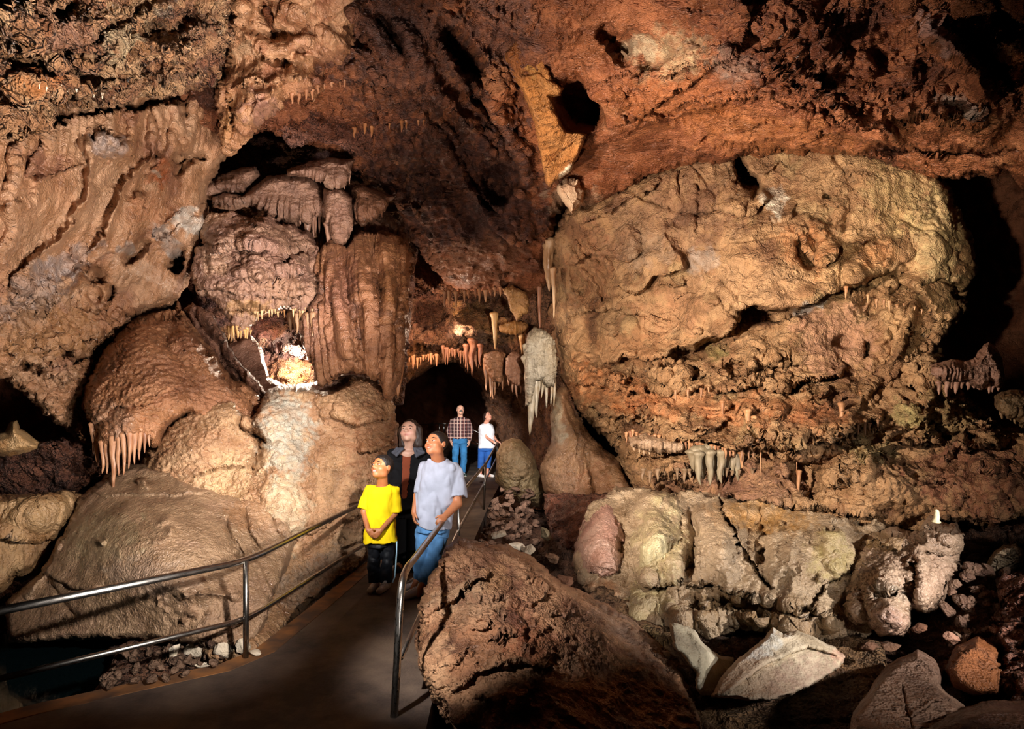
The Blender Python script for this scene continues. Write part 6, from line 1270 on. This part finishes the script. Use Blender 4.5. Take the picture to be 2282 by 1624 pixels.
def bend(p0, p1, p2, t=.12, n=6):
    p0, p1, p2 = Vector(p0), Vector(p1), Vector(p2); a = p1+(p0-p1)*t; b = p1+(p2-p1)*t
    return [p0]+[a*(1-k/n)**2+p1*2*(k/n)*(1-k/n)+b*(k/n)**2 for k in range(n+1)]+[p2]
handrail('steel handrail along the pool side of the walkway with one post in view', (-1.82,4.56,0),
  bend(P(-170,1395,3.0), T1, P(812,1119,7.2), .1)+[P(840,1100,8.2)], bend(P(-150,1548,3.18), P(548,1380,4.56), P(830,1202,7.2), .1)+[P(850,1180,8.2)],
  [(B1, T1), (Vector((P(838,1100,8.2).x, 8.2, 0)), P(838,1101,8.2)), (Vector((P(-170,1395,3.0).x,3.0,0)), P(-170,1395,3.0))])
A_ = P(1109,986,15.5); B_ = P(1082,1034,11.04); C_ = P(1022,1106,7.4); Hd = P(984,1166,5.74)
top = [A_, B_, C_, Hd]+smooth_path([Hd.lerp(P(906,1268,3.95), .85), P(906,1268,3.95)+Vector((0,0.02,-.0)), P(896,1300,3.82), P(890,1360,3.78)], 5)[1:]+[P(884,1500,3.72), P(876,1630,3.70), P(872,1700,3.66)]
handrail('brown-reflecting steel handrail between the boys and the huge boulder, running to the far woman', (-.6,6,0), top,
  [P(1107,1019,15.5), P(1077,1080,11.04), P(1021,1182,7.4), P(948,1345,4.95), P(893,1465,3.86)],
  [(A_, Vector((A_.x, A_.y, 0))), (B_, Vector((B_.x-.03, B_.y, 0))), (C_, Vector((C_.x, C_.y, 0)))])
o = empty('handrail', (-1.9,21,0), 'thin distant handrail with two slim posts in the dark behind the man', 'handrail')
q = Vector((-1.9,21,0))
for x in (978.8, 989.5): tube('post', [P(x,944,21)-q, P(x,964,21)-q], .02, ms, o, 8)
tube('top_rail', [P(930,946,24)-q, P(978.8,944,21)-q, P(989.5,944,21)-q, P(1000,944,21)-q], .01, ms, o, 8)
o = empty('handrail', (-1.3,20,0), 'thin far handrail glimpsed between the man and the woman in white', 'handrail')
q = Vector((-1.3,20,0))
tube('top_rail', [P(1040,948,19)-q, P(1052,956,19)-q, P(1066,964,19)-q, P(1076,966,19)-q], .012, ms, o, 8)
tube('lower_rail', [P(1040,976,19)-q, P(1050,981,19)-q, P(1066,989,19)-q, P(1076,990,19)-q], .012, ms, o, 8)
tube('post', [P(1048,955,19)-q, P(1048,1005,19)-q], .014, ms, o, 8)
# ================================================================ camera and light
cam = bpy.data.cameras.new('camera'); co = bpy.data.objects.new('camera', cam); C.objects.link(co)
cam.sensor_width = 36; cam.sensor_fit = 'HORIZONTAL'; cam.lens = 36*F/2282; cam.shift_y = 90/2282; cam.clip_start = .05; cam.clip_end = 200
co.location = (0, 0, H); co.rotation_euler = (math.pi/2, 0, 0)
sc = bpy.context.scene; sc.camera = co
w = bpy.data.worlds.new('cave dark'); sc.world = w; w.use_nodes = True
w.node_tree.nodes['Background'].inputs[0].default_value = (*lin('#8a6a58'), 1); w.node_tree.nodes['Background'].inputs[1].default_value = .006
sc.view_settings.view_transform = 'Standard'; sc.view_settings.look = 'None'; sc.view_settings.gamma = 1; sc.view_settings.use_curve_mapping = False
sc.view_settings.exposure = .88
WARM = (1, .84, .7); NEUT = (1, .91, .85); COOL = (.85, .93, 1); ORG = (1, .82, .7)
ADDED_SPOTS = [  # unseen spots, each added and aimed to brighten one region
 # from, aim px, py, d, power, angle, colour
 ((.6,1.5,.3), 180,450,5.5, 900, 60, NEUT),
 ((1.2,1.6,1.4), 250,90,4.5, 900, 44, NEUT),
 ((-.9,2.5,.4), 640,190,6.5, 520, 34, NEUT),
 ((-1.2,3.2,.6), 960,420,9, 380, 56, ORG),
 ((-2.2,3.0,1.2), 1480,180,6.5, 1000, 50, (1,.86,.72)),
 ((-2.2,3.0,1.0), 1850,200,6.5, 520, 36, (1,.86,.72)),
 ((-2.0,3.0,2.5), 1600,560,8.3, 1280, 54, WARM),
 ((.4,2.2,2.2), 2080,520,7.7, 900, 26, (1,.88,.65)),
 ((-1.4,3.2,1.9), 1650,920,7.4, 1300, 52, WARM),
 ((4.2,2.6,1.6), 1650,1230,5.8, 420, 60, NEUT),
 ((3.0,1.4,1.6), 1700,1430,5.0, 130, 34, NEUT),
 ((3.4,1.4,1.0), 2080,1270,5.6, 170, 36, NEUT),
 ((.6,2.0,1.6), 420,900,6.8, 560, 44, NEUT),
 ((-.1,3.6,2.4), 660,1030,6.8, 600, 32, NEUT),
 ((.3,1.4,1.9), 330,1240,5.6, 720, 34, NEUT),
 ((-.3,4.0,2.2), 640,560,8, 720, 36, (1,.88,.82)),
 ((.4,6.0,2.3), 1180,820,12, 650, 36, WARM),
 ((.4,5.5,2.5), 1190,1080,10, 520, 26, NEUT),
 ((-1.6,2.0,2.6), 1030,1380,4.4, 520, 30, NEUT),
 ((.9,1.8,2.6), 470,1440,4.9, 60, 14, NEUT),
]
for f, px, py, d, pw, ang, c in ADDED_SPOTS:
    spot(f, P(px, py, d), pw, ang, .85, c, .05)
spot((-1.9,2.4,2.9), P(922,1085,6.4), 640, 22, .6, (1,.97,.95))
spot((-.8,8.6,2.4), P(1052,980,16), 1900, 20, .6, (1,.95,.9))  # unseen narrow spot added to brighten the distant pair
# lamps hidden behind the formations
point(P(655,792,9.8), 60, (1,.8,.62), .05)
point(P(590,725,10.2), 9, (1,.75,.55), .05)
point(P(905,835,12.2), 60, (1,.62,.4), .05)
point(P(1000,740,12.6), 26, (1,.7,.5), .05)

cy = sc.cycles; cy.max_bounces = 4; cy.diffuse_bounces = 2; cy.glossy_bounces = 2; cy.transmission_bounces = 2; cy.adaptive_threshold = .06; cy.adaptive_min_samples = 12
cy.caustics_reflective = False; cy.caustics_refractive = False
